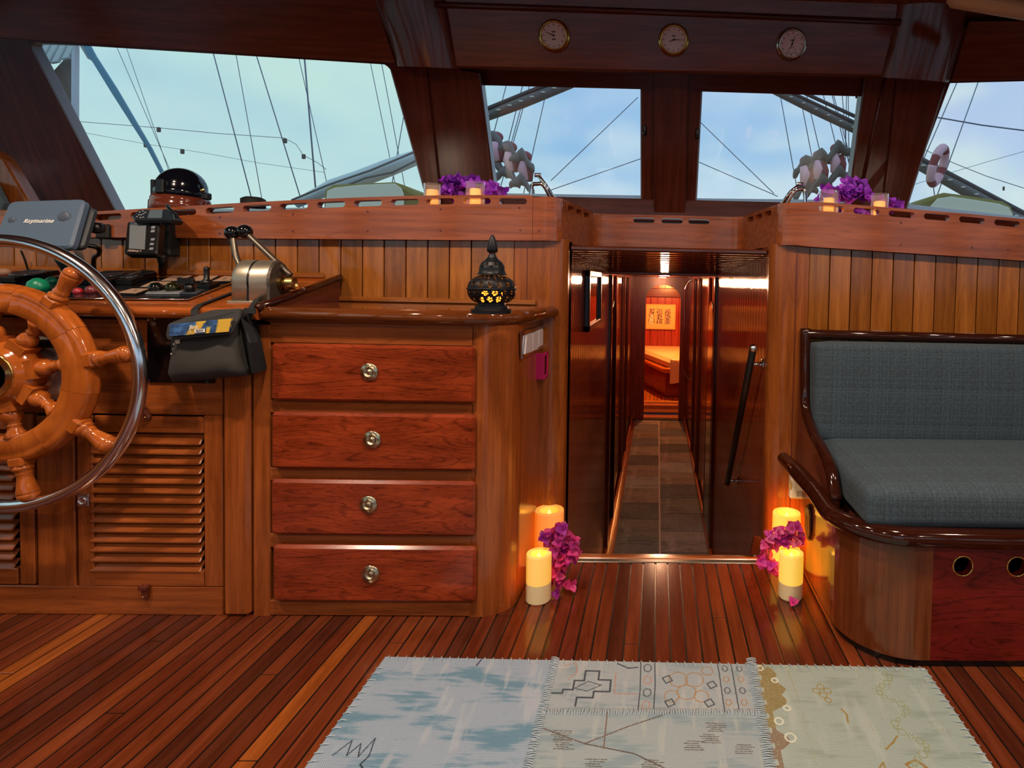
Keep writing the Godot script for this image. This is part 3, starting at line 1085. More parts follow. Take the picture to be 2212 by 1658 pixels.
	solo("grab_pole", m2, M.chrome, "tall bent chrome grab pole beside the far cabin doorway", "handrail")
	# white downlight in the passage ceiling
	var dl := thing("downlight", Vector3(0.05, 1.066, -4.5), "nearer small round white downlight in the passage ceiling", "light")
	m2 = MB.new()
	m2.smooth(true).lathe([[0.055, 0.0], [0.055, -0.012], [0.042, -0.014]], 20, Transform3D(Basis(), Vector3(0.05, 1.06, -4.5)))
	part("bezel", m2, M.chrome, dl)
	m2 = MB.new()
	m2.lathe([[0.04, -0.013], [0.04, -0.0155]], 20, Transform3D(Basis(), Vector3(0.05, 1.06, -4.5)))
	part("lens", m2, glow(Color(1.0, 0.93, 0.86), 10.0), dl)
	omni(Vector3(0.05, 1.0, -4.5), Color(1.0, 0.74, 0.56), L_passage, 0.03)
	var dl2: Node3D = copy(dl, "downlight", "added unseen downlight farther along the passage ceiling, brightening the end wall")  # added lamp, not seen, to brighten the dark end wall
	dl2.position += Vector3(0, 0, -2.0)
	omni(Vector3(0.05, 1.0, -6.5), Color(1.0, 0.6, 0.42), L_passage, 0.03)
	# lamp of the far cabin
	var cl := thing("cabin_light", Vector3(0.2, 1.12, -9.2), "round lamp in the far cabin ceiling", "light")
	m2 = MB.new()
	m2.lathe([[0.11, 0.0], [0.11, -0.02], [0.09, -0.03]], 24, Transform3D(Basis(), Vector3(0.2, 1.12, -9.2)))
	part("lens", m2, glow(Color(1.0, 0.62, 0.3), 4.0), cl)
	omni(Vector3(0.2, 1.0, -9.2), Color(1.0, 0.62, 0.32), L_cabin, 0.05)
	# dark framed picture on the left wall of the companionway
	var fr := thing("framed_picture", Vector3(L + 0.01, 0.76, -2.77), "dark framed picture on the left wall of the companionway", "picture")
	m2 = MB.new()
	var f0 := PX(1262, 720, L); var f1 := PX(1290, 700, L)
	var yy0 := 0.765; var yy1 := 1.045
	for b2 in [[Vector3(L + 0.01, (yy0 + yy1) / 2, f0.z - 0.015), Vector3(0.024, yy1 - yy0, 0.03)], [Vector3(L + 0.01, (yy0 + yy1) / 2, f1.z + 0.015), Vector3(0.024, yy1 - yy0, 0.03)], [Vector3(L + 0.01, yy0 + 0.015, (f0.z + f1.z) / 2), Vector3(0.024, 0.03, f0.z - f1.z)], [Vector3(L + 0.01, yy1 - 0.015, (f0.z + f1.z) / 2), Vector3(0.024, 0.03, f0.z - f1.z)]]:
		m2.box(b2[0], b2[1], 0.004)
	part("frame", m2, mat(C("2a1812"), 0.3), fr)
	m2 = MB.new()
	m2.box(Vector3(L + 0.005, (yy0 + yy1) / 2, (f0.z + f1.z) / 2), Vector3(0.008, yy1 - yy0 - 0.04, f0.z - f1.z - 0.04))
	part("picture_glass", m2, mat(C("5a2c24"), 0.06), fr)
	# stair handrail: dark leather rod on chrome brackets, right wall
	var hr := thing("handrail", PX(1627, 750, R - 0.05), "black stair handrail on chrome brackets, right wall of the companionway", "handrail")
	var t0 := PX(1627, 752, R - 0.05); var t1 := PX(1571, 1044, R - 0.05)
	m2 = MB.new()
	m2.smooth(true).tube([t0, t0.lerp(t1, 0.5), t1], 0.014, 14)
	part("rod", m2, mat(C("14120f"), 0.3), hr)
	for t in [t0, t1]:
		m2 = MB.new()
		m2.smooth(true).ball(t, 0.0165, 14)
		part("end_cap", m2, M.chrome, hr)
	for tt in [0.09, 0.97]:
		var p := t0.lerp(t1, tt)
		m2 = MB.new()
		m2.smooth(true).tube([p, p + Vector3(0.02, 0, 0), p + Vector3(0.05, 0.0, 0)], [0.006, 0.006, 0.010], 10)
		m2.lathe([[0.022, 0], [0.022, -0.004], [0.012, -0.008]], 16, Transform3D(Basis(Vector3.BACK, -PI / 2), Vector3(R - 0.001, p.y, p.z)))
		part("bracket", m2, M.chrome, hr)

# ---------- lights ----------
var L_passage := 0.35
var L_cabin := 1.2
func omni(at: Vector3, color: Color, e: float, size := 0.04) -> void:
	var l := OmniLight3D.new()
	l.name = "lamp"
	l.light_color = color
	l.light_energy = e
	l.light_size = size
	l.omni_range = 30.0
	l.omni_attenuation = 2.0
	l.shadow_enabled = true
	l.position = at
	add_child(l, true)
func spot(at: Vector3, dir: Vector3, angle: float, color: Color, e: float, size := 0.05) -> void:
	var l := SpotLight3D.new()
	l.name = "lamp"
	l.light_color = color
	l.light_energy = e
	l.light_size = size
	l.spot_range = 30.0
	l.spot_angle = angle
	l.spot_angle_attenuation = 0.6
	l.spot_attenuation = 2.0
	l.shadow_enabled = true
	l.position = at
	l.basis = Basis.looking_at(dir, Vector3.FORWARD if absf(dir.y) > 0.9 else Vector3.UP)
	add_child(l, true)

# ---------- helm console ----------
var slope: Plane
func S(x: float, y: float, lift := 0.0) -> Vector3:
	return PL(x, y, slope) + slope.normal * lift
func bar_px(mb: MB, x0: float, y0: float, x1: float, y1: float, d: float, thick: float, bev := 0.002) -> void:
	var a := P(x0, y0, d); var b := P(x1, y1, d)
	mb.box(Vector3((a.x + b.x) / 2, (a.y + b.y) / 2, -d - thick / 2), Vector3(absf(b.x - a.x), absf(a.y - b.y), thick), bev)
func build_console() -> void:
	var zf := 1.69
	var c := thing("helm_console", Vector3(-1.95, 0, -1.88), "varnished wooden helm console with louvred doors behind the steering wheel", "console")
	var mb := MB.new()
	mb.box(Vector3(-1.96, 0.44, -1.90), Vector3(1.48, 0.86, 0.36))
	part("carcass", mb, M.gap, c)
	# sloping top with rounded nose
	mb = MB.new()
	var prof := [Vector3(-2.7, 0.872, -2.068), Vector3(-2.7, 0.985, -2.068), Vector3(-2.7, 0.9, -1.66)]
	prof.append_array(arc(Vector3(-2.7, 0.884, -1.658), Vector3(0, 0.016, 0), Vector3(0, 0, 0.018), 0.2, PI - 0.1, 7))
	mb.prism(prof, Vector3(1.578, 0, 0))
	part("console_top", mb, M.console_top, c)
	mb = MB.new()                                                    # dark rail along the right edge of the slope
	var r0 := Vector3(-1.122, 0.902, -1.650); var r1 := Vector3(-1.116, 0.992, -2.062)
	mb.smooth(true).tube([r0, r1], 0.011, 10)
	part("edge_rail", mb, M.rail, c)
	mb = MB.new()
	mb.prism([Vector3(-1.128, 0.90, -1.66), Vector3(-1.128, 0.90, -2.066), Vector3(-1.128, 0.985, -2.066), Vector3(-1.128, 0.905, -1.66)], Vector3(0.010, 0, 0))
	part("cheek", mb, M.dark_z, c)
	mb = MB.new()
	bar_px(mb, -220, 680, 480, 897, zf, 0.02)
	part("upper_panel", mb, M.front_x, c)
	mb = MB.new()
	var p0 := P(482, 700, zf); var p1 := P(542, 1330, zf)
	mb.box(Vector3((p0.x + p1.x) / 2, 0.435, -1.70), Vector3(p1.x - p0.x, 0.87, 0.036), 0.01)
	part("corner_post", mb, M.front_y, c)
	mb = MB.new()
	var q0 := P(-220, 1268, zf); var q1 := P(481, 1268, zf)
	mb.box(Vector3((q0.x + q1.x) / 2, q1.y / 2, -1.70), Vector3(q1.x - q0.x, q1.y, 0.02), 0.002)
	part("base_rail", mb, M.front_x, c)
	mb = MB.new()
	bar_px(mb, 77, 898, 163, 1267, zf, 0.018)
	part("mullion", mb, M.front_y, c)
	for dr in [[165, 203, 440, 481, 897, 936, 1231, 1267], [-210, -172, 38, 75, 893, 928, 1226, 1262]]:
		var door := Node3D.new()
		door.name = "louvred_door"
		c.add_child(door, true)
		var d: MB
		for q in [[dr[0], dr[1]], [dr[2], dr[3]]]:
			d = MB.new()
			bar_px(d, q[0], dr[4], q[1], dr[7], zf, 0.02)
			part("stile", d, M.front_y, door)
		for q in [[dr[4], dr[5]], [dr[6], dr[7]]]:
			d = MB.new()
			bar_px(d, dr[1], q[0], dr[2], q[1], zf, 0.019)
			part("door_rail", d, M.front_x, door)
		var n := 14
		for i in n:
			var ya := lerpf(dr[5], dr[6], (i + 0.5) / n)
			var pa := P(dr[1], ya, zf + 0.012); var pb := P(dr[2], ya, zf + 0.012)
			d = MB.new()
			d.box(Vector3((pa.x + pb.x) / 2, (pa.y + pb.y) / 2, -zf - 0.010), Vector3(pb.x - pa.x, 0.0062, 0.036), 0.0028, Basis(Vector3.RIGHT, deg_to_rad(48)))
			part("louvre", d, M.front_x, door)
	# wooden turn buttons and the square flush lock
	for t in [[312, 891, 0.6], [314, 1276, 0.0]]:
		var k := MB.new()
		var at := P(t[0], t[1], zf - 0.006)
		var bb := Basis(Vector3.BACK, t[2])
		k.box(at + bb * Vector3(0, -0.006, 0), Vector3(0.019, 0.034, 0.014), 0.004, bb); k.box(at + bb * Vector3(-0.001, 0.012, 0.003), Vector3(0.026, 0.014, 0.018), 0.003, bb)
		var tb := part("turn_button", k, M.dark_y, c)
		k = MB.new()
		k.smooth(true).ball(at + bb * Vector3(0, -0.014, 0.008), 0.0032, 8)
		part("screw", k, M.brass, tb)
	var lk := MB.new()
	var la := P(180, 1080, zf - 0.002)
	lk.box(la, Vector3(0.032, 0.037, 0.005), 0.001)
	var lock := part("flush_lock", lk, M.steel, c)
	lk = MB.new()
	lk.smooth(true).lathe([[0.012, 0.002], [0.012, 0.006], [0.009, 0.0075], [0.0085, 0.004], [0.001, 0.0042]], 16, Transform3D(Basis(Vector3.RIGHT, PI / 2), la))
	part("lock_ring", lk, M.chrome, lock)
	# pale steering boss behind the wheel
	lk = MB.new()
	lk.smooth(true).lathe([[0.098, 0], [0.098, 0.012], [0.088, 0.02], [0.082, 0.035], [0.062, 0.05], [0.05, 0.055], [0.001, 0.056]], 28, Transform3D(Basis(Vector3.RIGHT, PI / 2), P(86, 798, zf)))
	part("steering_boss", lk, mat(C("b8b0a4"), 0.25, 0.6), c)
	lk = MB.new()
	lk.box(P(95, 742, zf - 0.05), Vector3(0.07, 0.022, 0.02), 0.005)
	part("boss_band", lk, M.black, c)
	slope = Plane(Vector3(0, 0.9, -1.66), Vector3(0, 0.985, -2.068), Vector3(1, 0.9, -1.66))
	if slope.normal.y < 0: slope = -slope
	# black electrical panel let into the front, half hidden by the bag
	var ep := thing("electrical_panel", P(395, 826, zf), "glossy black electrical panel with small white marks, half hidden behind the hanging bag", "panel")
	mb = MB.new()
	bar_px(mb, 317, 684, 462, 828, zf - 0.006, 0.008, 0.001)
	part("plate", mb, M.black_gloss, ep)
	mb = MB.new()
	for s in [[321, 691], [321, 822], [335, 688]]:
		mb.lathe([[0.0032, 0], [0.0022, 0.0016]], 8, Transform3D(Basis(Vector3.RIGHT, PI / 2), P(s[0], s[1], zf - 0.006)))
	part("screw", mb, M.steel, ep)
	mb = MB.new()
	bar_px(mb, 368, 732, 398, 770, zf - 0.014, 0.012, 0.001)
	var sw := part("switch_block", mb, mat(C("181c20"), 0.4), ep)
	mb = MB.new()
	bar_px(mb, 381, 733, 388, 741, zf - 0.016, 0.003, 0.0005)
	mb.lathe([[0.0028, 0], [0.0028, 0.001]], 10, Transform3D(Basis(Vector3.RIGHT, PI / 2), P(371, 764, zf - 0.014)))
	part("white_button", mb, M.white, sw)
	for t in [["I", 376, 759.5], ["O", 376, 754], ["r", 376, 743]]:
		word(t[0], P(t[1], t[2], zf - 0.0145), Basis(Vector3.BACK, PI / 2), 0.0085, M.white, sw, "lettering")

func word(text: String, at: Vector3, b: Basis, size: float, m: Material, parent: Node3D, called: String, italic := false, font_name := "Droid Sans", weight := 700) -> MeshInstance3D:
	var tm := TextMesh.new()
	var f := SystemFont.new()
	f.font_names = PackedStringArray([font_name])
	f.font_weight = weight
	f.font_italic = italic
	tm.font = f
	tm.text = text
	tm.font_size = 32
	tm.pixel_size = size / 24.0
	tm.depth = size * 0.06
	tm.curve_step = 1.0
	var o := mpart(called, tm, m, parent)
	if italic: b = b * Basis(Vector3.RIGHT, Vector3(0.22, 1, 0), Vector3.BACK)
	o.transform = Transform3D(b, o.position + at)
	return o

# ---------- steering wheel ----------
func build_wheel() -> void:
	var ctr := P(8, 808, 1.575)
	var w := thing("steering_wheel", Vector3(ctr.x, ctr.y, ctr.z), "varnished wooden ship's wheel with turned handles inside a polished steel outer rim", "steering wheel")
	var face := Transform3D(Basis(Vector3.RIGHT, PI / 2), ctr)        # local y points at the lens
	# eight felloes make the wooden ring
	var sec := []
	for v in [[0.166, -0.018], [0.170, -0.024], [0.226, -0.026], [0.238, -0.018], [0.241, -0.006], [0.236, 0.000], [0.238, 0.006], [0.232, 0.014], [0.220, 0.020], [0.214, 0.0165], [0.209, 0.020], [0.172, 0.022], [0.166, 0.016]]: sec.append(Vector2(v[0], v[1]))
	for k in 8:
		var rings := []
		var mb := MB.new()
		for i in 9:
			var a := deg_to_rad(10.5 + 22.5 + 45.0 * k) + deg_to_rad(45.0) * i / 8.0
			if i == 0: a += 0.0022
			if i == 8: a -= 0.0022
			var r := PackedVector3Array()
			for v in sec: r.append(ctr + Vector3(cos(a) * v.x, sin(a) * v.x, v.y))
			rings.append(r)
		mb.fan(rings[0], true)
		mb.fan(rings[8], false)
		mb.smooth(true).loft(rings, false, false)
		part("felloe", mb, M.wheel, w)
	for k in 8:
		var ang := deg_to_rad(10.5 + 45.0 * k)
		var dir := Vector3(cos(ang), sin(ang), 0)
		var xf := Transform3D(Basis(Vector3(-sin(ang), cos(ang), 0), dir, Vector3(0, 0, -1)), ctr)
		var mb := MB.new()
		mb.smooth(true).lathe([[0.018, 0.085], [0.0175, 0.094], [0.021, 0.104], [0.0225, 0.113], [0.019, 0.124], [0.0115, 0.132], [0.013, 0.135], [0.0155, 0.137], [0.0125, 0.141], [0.0155, 0.150], [0.021, 0.160], [0.025, 0.170]], 18, xf)
		part("spoke", mb, M.wheel, w)
		mb = MB.new()                                                # block at the hub
		var q := []
		for v in [[0.058, 0.026], [0.100, 0.030], [0.094, 0.018]]: q.append(v)
		var rings := []
		for v in q:
			var r := PackedVector3Array()
			for s in [Vector2(1, 1), Vector2(-1, 1), Vector2(-1, -1), Vector2(1, -1)]:
				r.append(xf * Vector3(s.x * v[1] * 0.86, v[0], s.y * v[1] * 0.7))
			rings.append(r)
		rings = [rings[0], rings[1]]
		mb.loft(rings)
		part("hub_block", mb, M.wheel, w)
		mb = MB.new()                                                # socket block on the ring, then the handle
		mb.box(ctr + dir * 0.236, Vector3(0.03, 0.042, 0.04), 0.006, Basis(dir, Vector3(-sin(ang), cos(ang), 0), Vector3.BACK))
		mb.smooth(true).lathe([[0.016, 0.236], [0.0195, 0.249], [0.022, 0.252], [0.022, 0.257], [0.018, 0.261], [0.016, 0.264], [0.0185, 0.268], [0.016, 0.272], [0.0165, 0.284], [0.020, 0.302], [0.0232, 0.318], [0.0235, 0.3235], [0.0225, 0.3242], [0.0235, 0.325], [0.0225, 0.333], [0.017, 0.341], [0.006, 0.346]], 18, xf)
		part("handle", mb, M.wheel, w)
	var hb := MB.new()
	hb.smooth(true).lathe([[0.088, -0.026], [0.088, 0.014], [0.07, 0.022], [0.066, 0.030], [0.060, 0.034], [0.056, 0.030]], 32, face)
	var hub := part("hub", hb, M.wheel, w)
	hb = MB.new()
	hb.smooth(true).lathe([[0.060, 0.030], [0.062, 0.033], [0.059, 0.0355], [0.056, 0.034]], 32, face)
	part("hub_ring", hb, M.brass, hub)
	hb = MB.new()
	hb.lathe([[0.055, 0.028], [0.055, 0.033], [0.053, 0.034]], 32, face)
	part("hub_disc", hb, mat(C("26222c"), 0.45), hub)
	hb = MB.new()
	hb.smooth(true).lathe([[0.012, 0.033], [0.013, 0.036], [0.011, 0.042], [0.006, 0.048], [0.001, 0.049]], 16, face)
	part("hub_nut", hb, M.chrome, hub)
	hb = MB.new()
	hb.smooth(true).tube(arc(ctr, Vector3(0.3545, 0, 0), Vector3(0, 0.3545, 0), 0, TAU * 95 / 96, 95), 0.0165, 16, true, 1.0, Vector3.BACK)
	part("outer_rim", hb, M.rim, w)

# ---------- chest of drawers and its counter ----------
func build_drawers() -> void:
	var c := thing("drawer_cabinet", Vector3(-0.79, 0, -1.87), "reddish wooden cabinet of four drawers with round brass pulls and a rounded right corner", "cabinet")
	var zf := -1.69
	var mb := MB.new()
	mb.box(Vector3(-0.836, 0.431, -1.89), Vector3(0.64, 0.86, 0.34))
	part("carcass", mb, M.gap, c)
	var z := 1.69
	mb = MB.new()
	bar_px(mb, 546, 700, 584, 1331, z, 0.02)
	part("stile", mb, M.front_y, c)
	for r in [[582, 694, 1030, 748], [582, 864, 1030, 898], [582, 1010, 1030, 1044], [582, 1152, 1030, 1186], [582, 1296, 1030, 1331]]:
		mb = MB.new()
		bar_px(mb, r[0], r[1], r[2], r[3], z, 0.018)
		part("rail", mb, M.front_x, c)
	mb = MB.new()                                                    # rounded end
	var poly := [Vector3(-0.535, 0, zf)]
	poly.append_array(arc(Vector3(-0.515, 0, zf - 0.10), Vector3(0, 0, 0.1), Vector3(0.1, 0, 0), 0, PI / 2, 12))
	poly.append(Vector3(-0.415, 0, -2.07)); poly.append(Vector3(-0.535, 0, -2.07))
	mb.prism(poly, Vector3(0, 0.862, 0))
	part("rounded_end", mb, M.front_y, c)
	var ks := [[798, 803], [804, 949], [796, 1089], [801, 1239]]
	var ds := [[583, 741, 1024, 872], [584, 890, 1024, 1018], [583, 1036, 1024, 1160], [587, 1178, 1026, 1303]]
	for i in 4:
		mb = MB.new()
		var d = ds[i]
		var a := P(d[0], d[1], 1.668); var b := P(d[2], d[3], 1.668)
		mb.box(Vector3((a.x + b.x) / 2, (a.y + b.y) / 2, -1.6785), Vector3(b.x - a.x, a.y - b.y, 0.021), 0.008)
		var dw := part("drawer", mb, M.drawer, c)
		mb = MB.new()
		var k := P(ks[i][0], ks[i][1], 1.668)
		mb.smooth(true).lathe([[0.0255, 0], [0.0255, 0.0025], [0.0235, 0.0045], [0.0175, 0.0035], [0.016, 0.006], [0.0135, 0.0068], [0.0115, 0.005], [0.0095, 0.0015], [0.008, 0.0015], [0.0065, 0.004], [0.003, 0.0055], [0.0005, 0.0058]], 28, Transform3D(Basis(Vector3.RIGHT, PI / 2), k))
		mb.box(k + Vector3(0, 0.0165, 0.006), Vector3(0.004, 0.007, 0.003), 0.001)
		part("ring_pull", mb, M.pull, dw)
		if i > 0:                                                    # dark knots in the timber
			pass
	# counter with a thick rounded nose that sweeps round to the wall
	var outline := [Vector3(-1.118, 0.862, -1.652), Vector3(-0.60, 0.862, -1.652)]
	outline.append_array(arc(Vector3(-0.57, 0.862, -1.85), Vector3(0, 0, 0.198), Vector3(0.19, 0, 0), 0.1, PI / 2, 20))
	outline.append(Vector3(-0.375, 0.862, -1.95)); outline.append(Vector3(-0.35, 0.862, -2.066)); outline.append(Vector3(-1.118, 0.862, -2.066))
	mb = MB.new()
	mb.prism(outline, Vector3(0, 0.044, 0), 0.0215, 5)
	solo("countertop", mb, M.counter, "thick dark-edged wooden counter with rounded nose above the drawers, carrying the lantern", "countertop")
	var tr := struct("baseboard_counter")
	mb = MB.new()
	mb.box(Vector3(-0.79, 0.915, -2.066), Vector3(0.72, 0.02, 0.012), 0.005)
	mb.box(Vector3(-1.95, 0.995, -2.066), Vector3(1.55, 0.022, 0.014), 0.006)
	part("quarter_round", mb, M.teak_x, tr)

# ---------- settee ----------
func cushion(mb: MB, lo: Vector3, hi: Vector3, r: float, puff: Vector3, n := 14) -> void:
	var c := (lo + hi) / 2; var h := (hi - lo) / 2
	mb.smooth(true)
	var ts := []
	for i in n + 1:
		var t := -1.0 + 2.0 * i / n
		ts.append(sign(t) * pow(absf(t), 0.6))
	for ax in 3:
		for sg in [-1, 1]:
			var u := (ax + 1) % 3; var v := (ax + 2) % 3
			for i in n:
				for j in n:
					var q := []
					for k in [[i, j], [i + 1, j], [i + 1, j + 1], [i, j + 1]]:
						var p := Vector3.ZERO
						p[ax] = sg; p[u] = ts[k[0]]; p[v] = ts[k[1]]
						var full := p * h
						var core := full.clamp(-(h - Vector3.ONE * r), h - Vector3.ONE * r)
						var d := full - core
						var o := core + (d.normalized() * r if d.length() > 1e-6 else Vector3.ZERO)
						var w := Vector3(1 - p.x * p.x, 1 - p.y * p.y, 1 - p.z * p.z)
						o += Vector3(sign(p.x) * puff.x * w.y * w.z, sign(p.y) * puff.y * w.x * w.z, sign(p.z) * puff.z * w.x * w.y)
						q.append(c + o)
					if sg > 0: mb.quad(q[0], q[1], q[2], q[3])
					else: mb.quad(q[3], q[2], q[1], q[0])
func build_settee() -> void:
	var s := thing("settee", Vector3(1.4, 0, -1.75), "built-in mahogany settee with grey-blue upholstery and dark rounded seat rail", "sofa")
	var XR := 2.45
	var base := func(r: float, y: float) -> Array:                  # plan of the plinth, grown by r
		var o := [Vector3(0.526 - r, y, -2.06)]
		o.append_array(arc(Vector3(0.716, y, -1.663), Vector3(-0.19 - r, 0, 0), Vector3(0, 0, 0.19 + r), 0, PI / 2, 12))
		o.append(Vector3(XR, y, -1.473 + r)); o.append(Vector3(XR, y, -2.06))
		return o
	# plinth: rounded end in lighter veneer, mahogany front with vent holes (openings cut through)
	var mb := MB.new()
	var round_end: Array = base.call(0.0, 0.02)
	var pts := round_end.slice(0, 14)
	pts.append(Vector3(0.735, 0.02, -1.473)); pts.append(Vector3(0.735, 0.02, -1.60)); pts.append(Vector3(0.60, 0.02, -2.06))
	mb.prism(pts, Vector3(0, 0.315, 0))
	part("plinth_end", mb, M.plinth_end, s)
	mb = MB.new()
	var kp: Array = base.call(-0.008, 0.0)
	mb.prism(kp, Vector3(0, 0.02, 0))
	part("toe_strip", mb, M.caulk, s)
	var fr := MB.new()
	var holes := []
	var hx0 := P(2080, 1222, 1.473); var hx1 := P(2197, 1221, 1.473)
	for i in 8: holes.append(Vector2(hx0.x + (hx1.x - hx0.x) * i, hx0.y))
	var hr := 0.0255
	var y0 := 0.02; var y1 := 0.335
	var zf := -1.473
	var xa := 0.735
	for h in holes:
		var xb: float = h.x - hr * 1.6; var xc: float = h.x + hr * 1.6
		if xb > XR: break
		xc = minf(xc, XR)
		fr.quad(Vector3(xa, y0, zf), Vector3(xb, y0, zf), Vector3(xb, y1, zf), Vector3(xa, y1, zf))
		fr.quad(Vector3(xb, y0, zf), Vector3(xc, y0, zf), Vector3(xc, h.y - hr * 1.6, zf), Vector3(xb, h.y - hr * 1.6, zf))
		fr.quad(Vector3(xb, h.y + hr * 1.6, zf), Vector3(xc, h.y + hr * 1.6, zf), Vector3(xc, y1, zf), Vector3(xb, y1, zf))
		var nseg := 32
		for k in nseg:
			var p := []
			for a in [TAU * k / nseg + PI / 4, TAU * (k + 1) / nseg + PI / 4]:
				var d := Vector2(cos(a), sin(a))
				var sq: Vector2 = d / maxf(absf(d.x), absf(d.y)) * hr * 1.6
				p.append([Vector3(h.x + d.x * hr, h.y + d.y * hr, zf), Vector3(h.x + sq.x, h.y + sq.y, zf)])
			fr.quad(p[0][0], p[0][1], p[1][1], p[1][0])
			fr.quad(p[0][0], p[1][0], p[1][0] + Vector3(0, 0, -0.02), p[0][0] + Vector3(0, 0, -0.02))
		xa = xc
	if xa < XR: fr.quad(Vector3(xa, y0, zf), Vector3(XR, y0, zf), Vector3(XR, y1, zf), Vector3(xa, y1, zf))
	var front := part("plinth_front", fr, M.mahogany, s)
	for h in holes:
		if h.x > 2.2: break
		mb = MB.new()
		mb.smooth(true).tube(arc(Vector3(h.x, h.y, zf + 0.0005), Vector3(hr + 0.0005, 0, 0), Vector3(0, hr + 0.0005, 0), 0, TAU * 27 / 28, 27), 0.0022, 8, true, 1.0, Vector3.BACK)
		part("vent_ring", mb, M.brass, front)
	mb = MB.new()
	mb.box(Vector3(1.6, 0.17, -1.57), Vector3(1.7, 0.32, 0.02)); mb.box(Vector3(1.55, 0.33, -1.78), Vector3(1.8, 0.02, 0.5))
	part("inner_board", mb, M.gap, s)
	# rail round the seat edge
	mb = MB.new()
	var path := [Vector3(0.452, 0.392, -2.0), Vector3(0.472, 0.385, -1.86), Vector3(0.49, 0.372, -1.72)]
	path.append_array(arc(Vector3(0.69, 0.352, -1.65), Vector3(-0.19, 0, 0), Vector3(0, 0, 0.185), 0.15, PI / 2, 9))
	path.append(Vector3(0.9, 0.349, -1.464)); path.append(Vector3(XR, 0.349, -1.464))
	var rr := []
	for p in path: rr.append(0.027)
	rr[0] = 0.022
	mb.smooth(true).tube(path, rr, 14, false, 0.92)
	part("seat_rail", mb, M.rail, s)
	# shaped end cheek with a rounded dark edge
	var xk := 0.515
	var prof := []
	for v in curve([Vector3(xk, 0.84, -2.055), Vector3(xk, 0.70, -2.045), Vector3(xk, 0.56, -2.02), Vector3(xk, 0.50, -1.92), Vector3(xk, 0.475, -1.80), Vector3(xk, 0.44, -1.71), Vector3(xk, 0.37, -1.655)], 5): prof.append(v)
	mb = MB.new()
	var out := prof.duplicate()
	out.append(Vector3(xk, 0.33, -1.66)); out.append(Vector3(xk, 0.33, -2.07)); out.append(Vector3(xk, 0.84, -2.07))
	mb.prism(out, Vector3(0.03, 0, 0), 0.003)
	part("end_cheek", mb, M.dark_y, s)
	mb = MB.new()
	var edge := []
	for v in prof: edge.append(v + Vector3(0.016, 0.004, 0.002))
	mb.smooth(true).tube(edge, 0.019, 12)
	part("cheek_edge", mb, M.rail, s)
	mb = MB.new()
	mb.smooth(true).tube([Vector3(0.53, 0.824, -2.05), Vector3(XR, 0.814, -2.05)], 0.017, 12)
	part("back_rail", mb, M.rail, s)
	mb = MB.new()
	cushion(mb, Vector3(0.555, 0.36, -2.0), Vector3(XR, 0.475, -1.475), 0.036, Vector3(0, 0.012, 0.006), 18)
	part("seat_cushion", mb, M.cloth, s)
	mb = MB.new()
	cushion(mb, Vector3(0.545, 0.46, -2.062), Vector3(XR, 0.802, -1.955), 0.022, Vector3(0, 0, 0.012), 18)
	part("back_cushion", mb, M.cloth, s)
	# oval louvred vent and a small wooden block on the end of the plinth, facing the doorway
	var v := MB.new()
	var vc := PX(1748, 1127, 0.523)
	v.smooth(false)
	var ov := arc(vc, Vector3(0, 0.062, 0), Vector3(0, 0, 0.035), 0, TAU * 27 / 28, 27)
	v.prism(ov, Vector3(-0.004, 0, 0), 0.001)
	var vent := part("oval_vent", v, M.black, s)
	for i in 6:
		v = MB.new()
		var zz := vc.z - 0.027 + i * 0.0108
		var hh := 0.055 * sqrt(maxf(0.05, 1 - pow((zz - vc.z) / 0.035, 2)))
		v.box(Vector3(0.517, vc.y, zz), Vector3(0.004, hh * 2, 0.0035))
		part("vent_slat", v, M.dark_y, vent)

# ---------- rugs ----------
func jline(im: Image, a: Vector2, b: Vector2, wd: float, col: Color, keep := 0.85) -> void:
	var L := a.distance_to(b)
	var n := int(L) + 1
	for i in n + 1:
		var p := a.lerp(b, float(i) / n)
		for dy in range(int(-wd / 2 - 0.5), int(wd / 2 + 0.5) + 1):
			for dx in range(int(-wd / 2 - 0.5), int(wd / 2 + 0.5) + 1):
				if dx * dx + dy * dy > wd * wd / 4 + 0.3 or rng.randf() > keep: continue
				var x := int(p.x) + dx; var y := int(p.y) + dy
				if x >= 0 and y >= 0 and x < im.get_width() and y < im.get_height():
					im.set_pixel(x, y, im.get_pixel(x, y).lerp(col, 0.8))
func jpoly(im: Image, pts: Array, wd: float, col: Color, closed := false, keep := 0.85) -> void:
	for i in (pts.size() if closed else pts.size() - 1): jline(im, pts[i], pts[(i + 1) % pts.size()], wd, col, keep)
func jring(im: Image, c: Vector2, r: float, wd: float, col: Color, sides := 8, sq := 1.0) -> void:
	var pts := []
	for k in sides: pts.append(c + Vector2(cos(TAU * k / sides + 0.3) * r, sin(TAU * k / sides + 0.3) * r * sq))
	jpoly(im, pts, wd, col, true)
